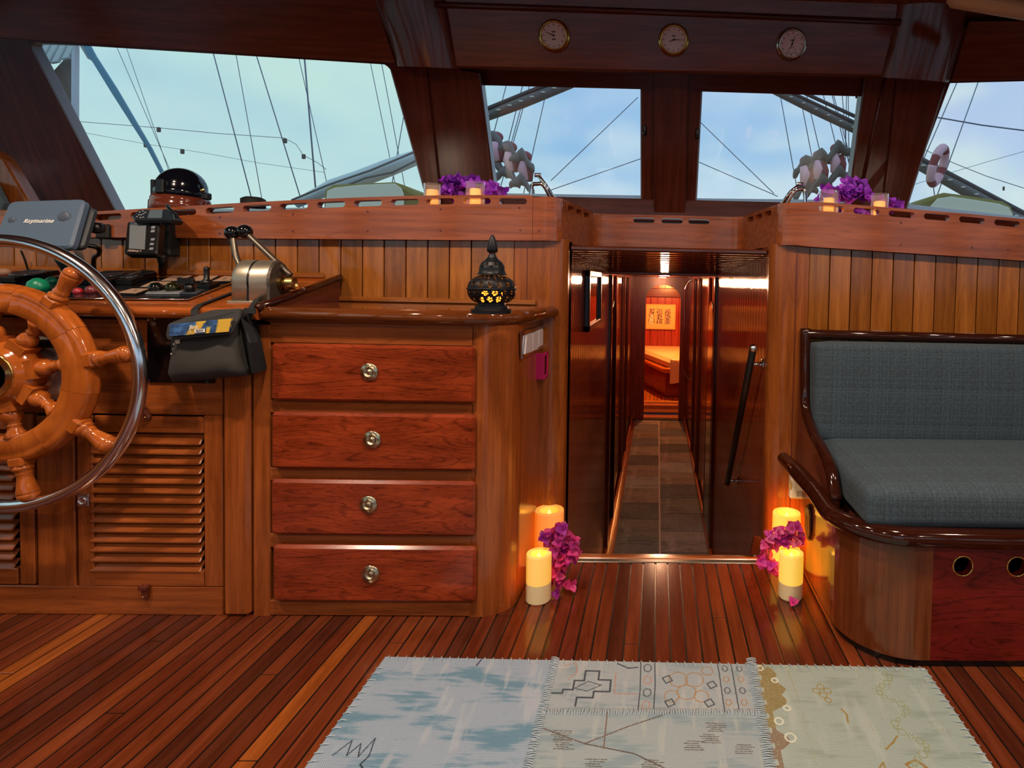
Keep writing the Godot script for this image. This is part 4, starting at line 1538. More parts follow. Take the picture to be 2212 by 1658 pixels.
func worn(wd: int, ht: int, c0: Color, c1: Color, c2: Color, sd: int) -> Image:   # faded ground of a patch: streaks across and along
	var im := Image.create(wd, ht, false, Image.FORMAT_RGB8)
	var n1 := FastNoiseLite.new(); n1.seed = sd; n1.frequency = 0.012
	var n2 := FastNoiseLite.new(); n2.seed = sd + 5; n2.frequency = 0.05
	for y in ht:
		for x in wd:
			var a := n1.get_noise_2d(x * 0.35, y) * 0.9 + n2.get_noise_2d(x * 0.15, y * 1.2) * 0.5
			var b := n1.get_noise_2d(x * 1.6 + 900, y * 0.3)
			var c := c0.lerp(c1, smoothstep(0.0, 0.5, a)).lerp(c2, 0.8 * smoothstep(0.12, 0.5, b))
			var th := 1.0 - 0.30 * float((x / 2 + (y / 2) % 2) % 2) - 0.14 * float(y % 4 == 0) + 0.12 * n2.get_noise_2d(x * 9.0, y * 9.0)
			im.set_pixel(x, y, Color(c.r * th, c.g * th, c.b * th))
	return im
func patch(im: Image, a: Vector3, b: Vector3, c: Vector3, d: Vector3, t: float, parent: Node3D, called: String) -> void:   # near-left, near-right, far-right, far-left
	var m := mat(Color.WHITE, 0.92)
	m.albedo_texture = ImageTexture.create_from_image(im)
	m.texture_filter = BaseMaterial3D.TEXTURE_FILTER_LINEAR
	slab(m, a, b, c, d, t, parent, called)
func slab(m: Material, a: Vector3, b: Vector3, c: Vector3, d: Vector3, t: float, parent: Node3D, called: String) -> void:
	var mb := MB.new()
	var u := Vector3(0, t, 0)
	mb.quad_uv(a + u, b + u, c + u, d + u)
	for e in [[a, b], [b, c], [c, d], [d, a]]: mb.quad_uv(e[0], e[1], e[1] + u, e[0] + u)
	part(called, mb, m, parent)
func build_rug() -> void:
	var t := 0.008
	var r := thing("patchwork_rug", Vector3(0.01, 0, -1.05), "pale blue and grey patchwork rug with stitched seams on the plank floor", "rug")
	var fl := H(840, 1418, t); var frr := H(1992, 1442, t)
	var near := -0.45
	var lx := -0.69; var rx := 0.716
	var s1 := H(1197, 1432, t).x; var s1n := H(1140, 1658, t).x
	var s2 := H(1625, 1440, t).x; var s2n := H(1660, 1640, t).x
	var zm := H(1400, 1538, t).z
	var zf0 := fl.z; var zf1 := frr.z
	var zat := func(x: float) -> float: return lerpf(zf0, zf1, (x - fl.x) / (frr.x - fl.x))
	var xs1 := func(z: float) -> float: return lerpf(s1, s1n, (z - zf0) / 0.33)
	var xs2 := func(z: float) -> float: return lerpf(s2, s2n, (z - zf1) / 0.30)
	s1n = clampf(s1n, s1 - 0.01, s1 + 0.01); s2n = clampf(s2n, s2 - 0.01, s2 + 0.01)
	var V := func(x: float, z: float) -> Vector3: return Vector3(x, 0.0005, z)
	# left patch: washed blue
	var im := worn(460, 1000, C("a6bcd6"), C("6e9cba"), C("bccadc"), 5)
	var ink := C("20303c")
	for q in [[40, 300, 60, 262], [60, 262, 70, 300], [70, 300, 84, 270], [84, 270, 96, 302], [96, 302, 108, 255], [108, 255, 118, 300]]: jline(im, Vector2(q[0], q[1]), Vector2(q[2], q[3]), 2.5, ink)
	jpoly(im, [Vector2(118, 300), Vector2(110, 320), Vector2(122, 330), Vector2(108, 345), Vector2(118, 352), Vector2(96, 372), Vector2(76, 380)], 3, ink)
	for i in 8: jring(im, Vector2(84 + i * 14, 372), 8, 3.0, ink, 7, 1.0); 
	jline(im, Vector2(72, 384), Vector2(190, 384), 4, ink)
	jpoly(im, [Vector2(62, 410), Vector2(78, 386), Vector2(98, 410)], 3, ink)
	jline(im, Vector2(262, 2), Vector2(256, 26), 4, C("34406a"))
	patch(im, V.call(lx, near), V.call(xs1.call(near), near), V.call(s1, zat.call(s1)), V.call(lx, zf0), t, r, "rug_patch")
	# middle far patch: stepped outlines and a banded border
	im = worn(560, 170, C("b0c0cc"), C("98b0be"), C("c2ccd2"), 17)
	var dk := C("3a4450"); var rs := C("a87868"); var br := C("98744c")
	jpoly(im, [Vector2(8, 112), Vector2(40, 112), Vector2(40, 100), Vector2(66, 100), Vector2(66, 70), Vector2(92, 70), Vector2(92, 36), Vector2(130, 36), Vector2(130, 66), Vector2(164, 66), Vector2(164, 104), Vector2(122, 104), Vector2(122, 124), Vector2(80, 124), Vector2(80, 150)], 4.5, dk)
	jpoly(im, [Vector2(70, 96), Vector2(104, 72), Vector2(140, 84), Vector2(104, 104)], 2, dk, true)
	jpoly(im, [Vector2(30, 20), Vector2(60, 8), Vector2(70, 40), Vector2(50, 66)], 2.5, rs); jpoly(im, [Vector2(176, 40), Vector2(176, 110), Vector2(240, 110)], 2.5, rs)
	jpoly(im, [Vector2(175, 6), Vector2(210, 24), Vector2(236, 20)], 4, dk)
	for x in [244, 284, 462, 500]: jline(im, Vector2(x, 2), Vector2(x + (6 if x > 400 else 0), 168), 3.5, dk)
	for k in 4: jring(im, Vector2(264, 22 + k * 42), 11, 2.4, dk if k % 2 == 0 else rs, 6, 1.3); jring(im, Vector2(481, 18 + k * 40), 8, 2.4, dk if k % 2 == 0 else br, 6, 1.4); jring(im, Vector2(522, 18 + k * 40), 8, 2.4, dk if k % 2 == 0 else br, 6, 1.4)
	for q in [[348, 60, 26], [392, 60, 26], [370, 104, 26], [410, 118, 20], [330, 118, 20], [430, 28, 16]]: jring(im, Vector2(q[0], q[1]), q[2], 2.6, br, 9)
	for q in [[318, 60], [440, 78], [326, 140], [430, 140]]: jring(im, Vector2(q[0], q[1]), 14, 3.2, dk, 4, 1.0)
	patch(im, V.call(xs1.call(zm), zm), V.call(xs2.call(zm), zm), V.call(s2, zat.call(s2)), V.call(s1, zat.call(s1)), t, r, "rug_patch")
	# middle near patch: crossing zigzags
	im = worn(560, 900, C("acbec8"), C("94aebc"), C("bccacc"), 29)
	for k in 5:
		var y := 90 + k * 170
		jpoly(im, [Vector2(10, y - 40), Vector2(120, y + 6), Vector2(220, y - 44), Vector2(330, y - 90)], 3, C("5a4a44"), false, 0.6)
		jpoly(im, [Vector2(120, y + 6), Vector2(240, y + 34), Vector2(330, y + 84), Vector2(430, y + 130)], 3.4, C("4c4440"), false, 0.65)
		for q in [[60, y - 20], [70, y + 8], [280, y + 62], [150, y + 60], [420, y - 10], [440, y - 44], [500, y + 20], [380, y + 10]]:
			for j in 5: jline(im, Vector2(q[0] - 26 + rng.randf() * 14, q[1] + j * 6 - 12), Vector2(q[0] + 10 + rng.randf() * 18, q[1] + j * 6 - 10), 2.6, C("4a4640"), 0.55)
		jline(im, Vector2(166, y - 90), Vector2(166, y + 20), 3, C("6a5048"), 0.6)
	patch(im, V.call(xs1.call(near), near), V.call(xs2.call(near), near), V.call(xs2.call(zm), zm), V.call(xs1.call(zm), zm), t, r, "rug_patch")
	# right patch: celadon with an ochre border figure
	im = worn(460, 1000, C("b0c4c0"), C("a0b4ae"), C("c0d0cc"), 41)
	var oc := C("7c6c3c")
	for y in 430:
		var e := 30.0 + 46.0 * maxf(0.0, 1.0 - absf(y - 88) / 62.0) + 26.0 * maxf(0.0, sin(y * 0.058)) * (1.0 if y < 330 else 0.7)
		for x in range(4, int(e)):
			if rng.randf() < 0.9 and not (x < 20 and int(y / 14) % 3 == 0): im.set_pixel(x, y, im.get_pixel(x, y).lerp(oc if y < 210 else C("74604c"), 0.85))
	for q in [[20, 14, 9], [52, 58, 8], [40, 190, 10], [58, 236, 12], [44, 330, 12], [66, 150, 8]]: jring(im, Vector2(q[0], q[1]), q[2], 4, C("c2cabe"), 9)
	var ol := C("8a9070")
	jline(im, Vector2(92, 20), Vector2(100, 120), 2, ol, 0.6); jline(im, Vector2(100, 160), Vector2(98, 990), 2.5, C("8c9888"), 0.7)
	for q in [[150, 92, 9], [164, 78, 9], [178, 92, 9], [164, 106, 9], [172, 122, 8]]: jring(im, Vector2(q[0], q[1]), q[2], 2.4, C("8a7a44"), 8)
	jpoly(im, [Vector2(196, 150), Vector2(204, 166), Vector2(200, 190)], 4, C("8a7440"))
	jpoly(im, [Vector2(262, 262), Vector2(284, 244), Vector2(300, 226)], 4, C("8a7440")); jpoly(im, [Vector2(290, 300), Vector2(316, 288), Vector2(330, 306), Vector2(306, 322)], 5, C("8a6c3c"), true)
	jpoly(im, [Vector2(230, 310), Vector2(244, 296), Vector2(240, 330)], 3.5, C("8a7440"))
	for k in 90:
		var p := Vector2(rng.randf_range(100, 440), rng.randf_range(10, 900))
		if p.x > 240 or p.y < 140: jring(im, p, rng.randf_range(5, 16), 1.6, ol, 7)
	for k in 40:
		var p := Vector2(330 + sin(k * 0.7) * 24, 10 + k * 12)
		jring(im, p, rng.randf_range(4, 10), 2.0, C("84906c"), 6)
	patch(im, V.call(xs2.call(near), near), V.call(rx, near), V.call(rx, zf1), V.call(s2, zat.call(s2)), t, r, "rug_patch")
	# whipped edges and seams
	var mb := MB.new()
	mb.smooth(true)
	var st := func(p: Vector3, along: Vector3, half: float) -> void:
		var j := Vector3(rng.randf_range(-0.0015, 0.0015), 0, rng.randf_range(-0.0015, 0.0015))
		mb.tube([p - along * half, p + Vector3(0, 0.0022, 0) + j, p + along * half], 0.0016, 5)
	var n := 62
	for i in n:
		var x := lerpf(lx, rx, (i + 0.5) / n)
		st.call(Vector3(x, t + 0.001, zat.call(x) + 0.006), Vector3(0.3, 0, 1).normalized(), 0.010)
	for i in 46:
		var z := lerpf(zf1, near, (i + 0.5) / 46)
		st.call(Vector3(rx - 0.008, t + 0.001, z), Vector3(1, 0, 0.15).normalized(), 0.011)
		st.call(Vector3(lx + 0.008, t + 0.001, z), Vector3(1, 0, -0.15).normalized(), 0.010)
	for i in 170:
		var z := lerpf(zf0, near, (i + 0.5) / 170)
		st.call(Vector3(xs1.call(z), t + 0.001, z), Vector3(1, 0, rng.randf_range(-0.3, 0.3)).normalized(), 0.011)
		st.call(Vector3(xs2.call(z), t + 0.001, z), Vector3(1, 0, rng.randf_range(-0.2, 0.2)).normalized(), 0.013)
	for i in 84:
		var x := lerpf(xs1.call(zm), xs2.call(zm), (i + 0.5) / 84)
		st.call(Vector3(x, t + 0.001, zm), Vector3(rng.randf_range(-0.3, 0.3), 0, 1).normalized(), 0.010)
	part("stitching", mb, mat(C("a4b4c0"), 0.9), r).set_meta("kind", "stuff")
	# runner in the passage: two columns of faded patches
	var ru := thing("patchwork_runner", Vector3(0.06, -0.9, -5.5), "long faded patchwork runner along the passage floor, two columns of patches", "rug")
	var y0 := -0.9
	var z0 := -3.2; var z1 := H(1420, 905, y0).z
	var xa := -0.27; var xb := 0.395; var xm := H(1424, 1000, y0).x
	var texs := []
	for k in 4:
		var w := worn(128, 128, C("b0b0b0"), C("8c8c90"), C("c8c8c8"), 60 + k)
		for i in 26: jring(w, Vector2(rng.randf() * 128, rng.randf() * 128), rng.randf_range(3, 9), 1.5, C("5a5a5a"), 6)
		texs.append(ImageTexture.create_from_image(w))
	var tones := [C("9aa6b4"), C("c4bcb8"), C("8494a4"), C("aab4b4"), C("747880"), C("d0d0d8"), C("d4dce8"), C("b0a49c"), C("84949c"), C("ccc4bc"), C("a4b0bc"), C("c0b4b4")]
	var rows := 14
	for cidx in 2:
		var ys := [z0]
		for i in rows: ys.append(lerpf(z0, z1, clampf((i + 1 + (0.35 if cidx else 0.0) * (1 if i < rows - 1 else 0)) / rows, 0, 1)))
		for i in rows:
			var m := mat(tones[(i * 5 + cidx * 7) % 12], 0.92)
			m.albedo_texture = texs[(i + cidx) % 4]
			var l := xa if cidx == 0 else xm + 0.006
			var rr := xm - 0.006 if cidx == 0 else xb
			slab(m, Vector3(l, y0 + 0.001, ys[i] - 0.003), Vector3(rr, y0 + 0.001, ys[i] - 0.003), Vector3(rr, y0 + 0.001, ys[i + 1] + 0.003), Vector3(l, y0 + 0.001, ys[i + 1] + 0.003), 0.007, ru, "runner_patch")
	mb = MB.new()
	mb.box(Vector3((xa + xb) / 2, y0 + 0.003, (z0 + z1) / 2), Vector3(xb - xa, 0.005, z0 - z1))
	part("runner_ground", mb, mat(C("a09c9c"), 0.9), ru)

# ---------- things at the helm ----------
const TOWARDS := Vector3(0, 0, 1)
func facing(p: Vector3) -> Transform3D:                             # local y points at the lens side, for lathed dials
	return Transform3D(Basis(Vector3.RIGHT, PI / 2), p)
func poly_px(q: Array, d: float) -> Array:
	var o := []
	for v in q: o.append(P(v[0], v[1], d))
	return o
func build_helm_things() -> void:
	# radar display seen as its blue-grey sun cover
	var pos := P(95, 480, 1.86)
	var rd := thing("radar_display", P(95, 535, 1.86), "blue-grey plastic navigation display under a sun cover, left above the steering wheel", "display")
	var q := [P(19, 433, 1.80), P(-18, 524, 1.74), P(138, 534, 1.74), P(155, 520, 1.745), P(183, 429, 1.80)]
	var pl := Plane(q[0], q[1], q[4])
	if pl.normal.z < 0: pl = -pl
	var mb := MB.new()
	mb.prism(round_poly([PL(19, 433, pl), PL(-19, 524, pl), PL(152, 536, pl), PL(183, 428, pl)], 0.022), -pl.normal * 0.026, 0.006)
	part("sun_cover", mb, M.grey_plastic, rd)
	mb = MB.new()
	mb.prism(round_poly([PL(26, 440, pl), PL(-8, 520, pl), PL(160, 528, pl), PL(188, 436, pl)], 0.02), -pl.normal * 0.02, 0.005)
	var cas := part("casing", mb, mat(C("2a3038"), 0.5), rd)
	cas.position -= pl.normal * 0.024
	var fb := Basis(Vector3(1, 0.02, 0).normalized(), pl.normal.cross(Vector3(1, 0.02, 0)).normalized(), pl.normal).orthonormalized()
	for k in [[26, 476, 0.012], [139, 470, 0.019]]:
		mb = MB.new()
		mb.smooth(true).ball(PL(k[0], k[1], pl), k[2], 16, Vector3(1, 1, 0.35))
		part("dial_boss", mb, mat(C("4a5668"), 0.5), rd)
	word("Raymarine", PL(85, 477.5, pl) + pl.normal * 0.0008, fb, 0.0125, M.white, rd, "lettering", true)
	mb = MB.new()
	mb.smooth(true)
	mb.ball(P(190, 452, 1.86), 0.011, 12); mb.lathe([[0.016, 0], [0.018, 0.01], [0.016, 0.026], [0.004, 0.03]], 18, Transform3D(Basis(Vector3.BACK, -PI / 2), P(200, 492, 1.86)))
	part("clamp_knob", mb, M.black, rd)
	mb = MB.new()
	bar_px(mb, 203, 483, 232, 516, 2.03, 0.035, 0.006)
	var a0 := P(60, 525, 1.84)
	mb.smooth(true).tube([Vector3(a0.x, 1.06, -1.93), Vector3(a0.x, 1.0, -1.97), Vector3(a0.x, 0.965, -1.98)], 0.022, 10)
	part("bracket", mb, M.black_matt, rd)
	mb = MB.new()
	mb.smooth(true).tube([P(165, 538, 1.9), P(172, 550, 1.92), P(176, 565, 1.95), P(174, 582, 2.0)], 0.009, 8)
	part("pale_cable", mb, mat(C("a8a49c"), 0.6), rd)
	mb = MB.new()
	mb.smooth(true)
	mb.tube(curve([P(172, 530, 1.92), P(190, 530, 1.93), P(212, 536, 1.95), P(214, 548, 1.98), P(203, 558, 2.0), P(203, 590, 2.04)], 5), 0.007, 8)
	mb.tube(curve([P(45, 540, 2.03), P(55, 565, 2.04), P(60, 590, 2.05), P(40, 592, 2.02), P(20, 588, 2.0)], 5), 0.003, 6)
	part("black_cable", mb, M.black, rd)
	# fish finder
	var ff := thing("depth_sounder", P(308, 552, 1.95), "small black depth sounder with a pale screen, hung on the board wall", "display")
	var pf := Plane(P(281, 478, 1.95), P(268, 547, 1.90), P(344, 478, 1.95))
	if pf.normal.z < 0: pf = -pf
	mb = MB.new()
	mb.prism(round_poly([PL(274, 477, pf), PL(266, 549, pf), PL(338, 549, pf), PL(344, 478, pf)], 0.012), -pf.normal * 0.03, 0.004)
	part("casing", mb, M.black, ff)
	mb = MB.new()
	mb.prism([PL(281, 486, pf), PL(279, 537, pf), PL(313, 539, pf), PL(316, 487, pf)], pf.normal * 0.0012)
	part("screen", mb, mat(C("8a949c"), 0.12, 0.35), ff)
	mb = MB.new()
	mb.prism([PL(281, 480, pf), PL(281, 486, pf), PL(322, 487, pf), PL(322, 480, pf)], pf.normal * 0.0009)
	part("brand_band", mb, mat(C("3c4854"), 0.4), ff)
	var ffb := Basis(Vector3(1, 0, 0), pf.normal.cross(Vector3(1, 0, 0)), pf.normal).orthonormalized()
	word("EAGLE", PL(299, 483.5, pf) + pf.normal * 0.0012, ffb, 0.006, mat(C("9aa4ac"), 0.5), ff, "lettering")
	word("FishEasy 2", PL(291, 541.5, pf) + pf.normal * 0.0008, ffb, 0.0065, mat(C("c8b0a4"), 0.5), ff, "lettering", true)
	for k in [[331, 491], [330, 499], [330, 517], [328, 527], [327, 537]]:
		mb = MB.new()
		var c := PL(k[0], k[1], pf)
		mb.box(c, Vector3(0.012, 0.009 if k[1] > 505 else 0.010, 0.003), 0.001, ffb)
		part("key", mb, mat(C("7c8490"), 0.5), ff)
	mb = MB.new()
	bar_px(mb, 318, 478, 366, 553, 2.02, 0.05, 0.006)
	part("mount_box", mb, M.black_matt, ff)
	mb = MB.new()
	mb.smooth(true).tube([P(349, 550, 1.99), P(351, 570, 2.02), P(351, 592, 2.05)], [0.016, 0.011, 0.012], 10)
	part("stalk", mb, M.black, ff)
	# keypad handset lying on the fiddle
	var hs := thing("keypad_handset", P(330, 478, 1.93), "black keypad handset with grey screen propped above the depth sounder", "remote")
	var ph := Plane(P(290, 476, 1.92), P(300, 452, 2.0), P(378, 474, 1.93))
	if ph.normal.z < 0: ph = -ph
	mb = MB.new()
	mb.prism(round_poly([PL(300, 453, ph), PL(284, 466, ph), PL(290, 474, ph), PL(378, 473, ph), PL(372, 451, ph)], 0.006), -ph.normal * 0.014, 0.002)
	part("casing", mb, mat(C("1a2028"), 0.35), hs)
	mb = MB.new()
	mb.prism([PL(324, 454, ph), PL(319, 471, ph), PL(350, 471, ph), PL(352, 453, ph)], ph.normal * 0.0012)
	part("screen", mb, mat(C("5c6c78"), 0.25), hs)
	for k in [[302, 458], [309, 456], [300, 464], [305, 464], [310, 462], [314, 459], [296, 468], [303, 470], [309, 469]]:
		mb = MB.new()
		var c := PL(k[0], k[1], ph)
		mb.box(c, Vector3(0.006, 0.004, 0.003), 0.001)
		part("key", mb, mat(C("9aa2aa"), 0.5), hs)
	mb = MB.new()
	mb.box(P(368, 478, 1.96), Vector3(0.05, 0.02, 0.05), 0.006)
	mb.smooth(true).tube(curve([P(362, 444, 2.03), P(366, 452, 2.0), P(380, 466, 1.98), P(384, 476, 1.97)], 4), 0.006, 8)
	part("cradle", mb, M.black, hs)
	# engine lever: two black balls on arms over a metal housing
	var ec := S(553, 648) + Vector3(0, 0, -0.035)
	var th := thing("throttle_control", ec, "metal twin-lever engine control with black ball grips on the console", "engine control")
	var yaw := Basis(Vector3.UP, deg_to_rad(6))
	var hx := Vector3(1, 0, 0) * 1.0
	var R := 0.064
	var base_y := ec.y - 0.004
	var hc := Vector3(ec.x, base_y + 0.06, ec.z)
	var sect := func(off: float, r: float) -> PackedVector3Array:
		var o := PackedVector3Array()
		for k in 19:
			var a := -0.25 + (PI + 0.5) * k / 18.0
			o.append(hc + yaw * Vector3(off, sin(a) * r, -cos(a) * r))
		o.append(hc + yaw * Vector3(off, -0.06, r * 0.97)); o.append(hc + yaw * Vector3(off, -0.06, -r * 0.97))
		o.reverse()
		return o
	mb = MB.new()
	mb.smooth(true).loft([sect.call(-0.058, R * 0.9), sect.call(-0.054, R * 0.96), sect.call(-0.046, R), sect.call(-0.014, R)], true, false)
	part("housing", mb, M.alu, th)
	mb = MB.new()
	mb.loft([sect.call(-0.014, R * 0.985), sect.call(-0.008, R * 0.985)])
	part("joint", mb, M.black, th)
	mb = MB.new()
	mb.smooth(true).loft([sect.call(-0.008, R), sect.call(0.03, R), sect.call(0.04, R)], false, false)
	part("housing", mb, M.alu, th)
	mb = MB.new()
	mb.loft([sect.call(0.0395, R * 0.995), sect.call(0.046, R * 0.93)])
	part("end_plate", mb, mat(C("5c5650"), 0.5, 0.7), th)
	mb = MB.new()
	mb.box(hc + Vector3(0, -0.062, 0), Vector3(0.135, 0.008, 0.13), 0.002, yaw)
	part("base_plate", mb, M.alu, th)
	var hub := hc + yaw * Vector3(0.046, -0.004, 0.0)
	mb = MB.new()
	mb.smooth(false).lathe([[0.022, 0], [0.022, 0.009], [0.015, 0.012], [0.015, 0.018], [0.020, 0.020], [0.020, 0.040], [0.017, 0.042], [0.014, 0.036]], 24, Transform3D(yaw * Basis(Vector3.BACK, -PI / 2), hub))
	part("pivot", mb, M.old_brass, th)
	var zb := 1.82
	for l in [[Vector2(502, 503), Vector2(506, 545), Vector2(514, 588), -0.05], [Vector2(529, 500), Vector2(556, 548), Vector2(592, 600), 0.075]]:
		var b0 := P(l[0].x, l[0].y, zb)
		var e0: Vector3 = hc + yaw * Vector3(l[3], 0.02, 0.0)
		var m0 := b0.lerp(e0, 0.5) + (Vector3(-0.008, -0.012, 0) if l[3] < 0 else Vector3(0.0, 0.0, 0))
		mb = MB.new()
		mb.smooth(true).tube(curve([b0, m0, e0], 6), 0.0085, 10)
		part("lever", mb, mat(C("6a6258"), 0.35, 0.8), th)
		mb = MB.new()
		mb.smooth(true).ball(b0, 0.0215, 20)
		part("ball_grip", mb, mat(C("0a0c10"), 0.12), th)
	# instruments let into the slope
	var ip := thing("instrument_panel", S(300, 648), "black instrument panel of gauges, switches and coloured buttons on the sloping console", "instrument panel")
	mb = MB.new()
	var lie := func(mb: MB, pts: Array, h0: float, h1: float, bev: float) -> void:
		var o := []
		for v in pts: o.append(S(v[0], v[1], h0))
		mb.prism(o, slope.normal * (h1 - h0), bev)
	lie.call(mb, [[-140, 646], [407, 650], [507, 612], [504, 602], [-140, 599]], 0.0, 0.005, 0.001)
	part("panel_plate", mb, mat(C("0e1014"), 0.2), ip)
	mb = MB.new()
	mb.smooth(true).tube([S(-140, 646, 0.006), S(407, 650.5, 0.006), S(507, 612, 0.006)], 0.0025, 6)
	part("chrome_edge", mb, M.chrome, ip)
	for g in [[[346, 613], [391, 613], [419, 601], [374, 601]], [[406, 613], [453, 613], [476, 601], [431, 601]], [[458, 613.5], [501, 613.5], [506, 603], [487, 602]], [[301, 626.5], [349, 626.5], [376, 614.5], [329, 614]], [[252, 639.5], [295, 641], [327, 630], [287, 629.5]]]:
		mb = MB.new()
		lie.call(mb, g, 0.005, 0.010, 0.001)
		var gg := part("gauge", mb, mat(C("1a1a1c"), 0.3), ip)
		mb = MB.new()
		var cc := Vector2((g[0][0] + g[2][0]) / 2.0, (g[0][1] + g[2][1]) / 2.0)
		var inn := []
		for v in g: inn.append([lerpf(v[0], cc.x, 0.1), lerpf(v[1], cc.y, 0.1)])
		lie.call(mb, inn, 0.0095, 0.0112, 0.0005)
		part("gauge_face", mb, mat(C("b09480"), 0.2), gg)
		mb = MB.new()
		mb.tube([S(cc.x, cc.y + 2, 0.012), S(cc.x + 9, cc.y - 1, 0.012)], 0.0008, 5)
		part("needle", mb, M.black, gg)
	for g in [[[252, 618.5], [286, 619.5], [340, 600], [306, 598.5]], [[166, 618], [241, 619.5], [309, 597], [230, 597]], [[0, 613], [34, 614], [130, 597], [82, 596]]]:
		mb = MB.new()
		lie.call(mb, g, 0.005, 0.022, 0.002)
		var gg := part("round_instrument", mb, M.black, ip)
		var c0 := S((g[0][0] + g[2][0]) / 2.0 - (14 if g[0][0] == 252 else 0), (g[0][1] + g[2][1]) / 2.0 + (4 if g[0][0] == 252 else 0), 0.022)
		var bx := Transform3D(Basis(Vector3.RIGHT, slope.normal, Vector3.RIGHT.cross(slope.normal)).orthonormalized(), c0)
		var rad := 0.022 if g[0][0] == 252 else 0.045
		for j in (2 if g[0][0] == 252 else 1):
			mb = MB.new()
			if j: bx.origin = S(320, 603.5, 0.022)
			mb.smooth(true).lathe([[rad, 0], [rad, 0.004], [rad * 0.86, 0.006], [rad * 0.84, 0.003], [0.0005, 0.003]], 24, bx)
			part("dial", mb, mat(C("3c4048"), 0.15, 0.3), gg)
	# knobs, lever switch, joystick, buttons
	var up := Basis(Vector3.RIGHT, slope.normal, Vector3.RIGHT.cross(slope.normal)).orthonormalized()
	for k in [[339, 633], [375, 633]]:
		mb = MB.new()
		lie.call(mb, [[k[0] - 25, k[1] + 6], [k[0] + 14, k[1] + 6.5], [k[0] + 24, k[1] - 2], [k[0] - 12, k[1] - 2.5]], 0.005, 0.009, 0.001)
		var pk := part("switch_plate", mb, mat(C("9aa0a8"), 0.3, 0.4), ip)
		mb = MB.new()
		mb.smooth(true).lathe([[0.018, 0.0], [0.02, 0.006], [0.018, 0.016], [0.010, 0.024], [0.001, 0.026]], 16, Transform3D(up, S(k[0], k[1], 0.008)))
		part("knob", mb, mat(C("0c0e0c") if k[0] < 350 else C("1c1e08"), 0.12), pk)
	mb = MB.new()
	lie.call(mb, [[388, 639], [425, 640], [442, 631], [408, 630]], 0.005, 0.010, 0.001)
	var ts := part("switch_plate", mb, mat(C("3a4450"), 0.3), ip)
	mb = MB.new()
	var tk := S(412, 636, 0.01)
	mb.smooth(true).lathe([[0.013, 0], [0.012, 0.02]], 12, Transform3D(up, tk))
	mb.smooth(false).box(tk + Vector3(-0.012, 0.03, 0), Vector3(0.05, 0.022, 0.016), 0.005)
	part("lever_switch", mb, M.black, ts)
	mb = MB.new()
	lie.call(mb, [[426, 624], [453, 627], [476, 619.5], [450, 617]], 0.005, 0.016, 0.001)
	var jb := part("joystick_box", mb, M.black, ip)
	mb = MB.new()
	mb.smooth(true).lathe([[0.019, 0], [0.012, 0.010], [0.008, 0.014], [0.008, 0.044], [0.009, 0.05], [0.002, 0.054]], 14, Transform3D(Basis(), S(448, 621, 0.014)))
	part("joystick", mb, M.black, jb)
	for k in [[170, 633, "a02030", 0.012], [200, 632, "6a2028", 0.016], [85, 626, "0a8060", 0.026], [112, 610, "108068", 0.014]]:
		mb = MB.new()
		mb.smooth(true).lathe([[k[3], 0.0], [k[3] * 1.05, k[3] * 0.5], [k[3] * 0.8, k[3] * 1.1], [k[3] * 0.3, k[3] * 1.4], [0.0005, k[3] * 1.42]], 14, Transform3D(up, S(k[0], k[1] + 3, 0.004)))
		part("push_button", mb, mat(C(k[2]), 0.35), ip)
	mb = MB.new()                                                    # a pale wooden handle at the far left of the console
	mb.smooth(true).ball(P(8, 588, 2.0), 0.018, 14, Vector3(1.4, 0.8, 1))
	solo("wooden_toggle", mb, mat(C("b08870"), 0.5), "rounded pale wooden toggle lying at the left back of the console", "toggle")
	# compass on the dash
	var cb := P(391, 442, 2.30)
	var cp := thing("compass", Vector3(cb.x, cb.y - 0.02, cb.z), "black domed binnacle compass on a rust-red ring, standing on the dash", "compass")
	var k0 := 2.30 / F / 1.27
	mb = MB.new()
	mb.smooth(true).lathe([[66 * k0, -0.03], [66 * k0, 0.004], [63 * k0, 0.010], [64 * k0, 0.016], [60 * k0, 0.030], [57 * k0, 0.032]], 32, Transform3D(Basis(Vector3.BACK, -0.06), cb))
	part("ring_base", mb, mat(C("6a3020"), 0.12), cp)
	mb = MB.new()
	mb.smooth(true)
	var pr := [[59 * k0, 0.026], [60 * k0, 0.05], [57 * k0, 0.058]]
	for i in 9:
		var a := PI / 2 * i / 8
		pr.append([maxf(0.0005, cos(a) * 56 * k0), 0.06 + sin(a) * 56 * k0])
	mb.lathe(pr, 32, Transform3D(Basis(Vector3.BACK, -0.06), cb))
	part("dome", mb, M.dome, cp)
	mb = MB.new()
	mb.box(P(350, 402, 2.22), Vector3(0.03, 0.055, 0.03), 0.004); mb.box(P(446, 424, 2.24), Vector3(0.022, 0.026, 0.03), 0.004)
	mb.box(P(335, 410, 2.25), Vector3(0.014, 0.075, 0.03), 0.003)
	part("shade_latch", mb, M.black, cp)
	mb = MB.new()
	mb.smooth(true).lathe([[0.008, 0], [0.0075, 0.004], [0.0005, 0.005]], 12, facing(P(438, 411, 2.20)))
	part("brass_screw", mb, M.brass, cp)
	mb = MB.new()
	mb.smooth(true).lathe([[0.045, -0.03], [0.045, 0.006], [0.03, 0.014], [0.0005, 0.016]], 20, Transform3D(Basis(), P(547, 433, 2.5)))
	solo("deck_fitting", mb, M.black_matt, "low dark round deck fitting peeping above the slotted board right of the compass", "fitting")

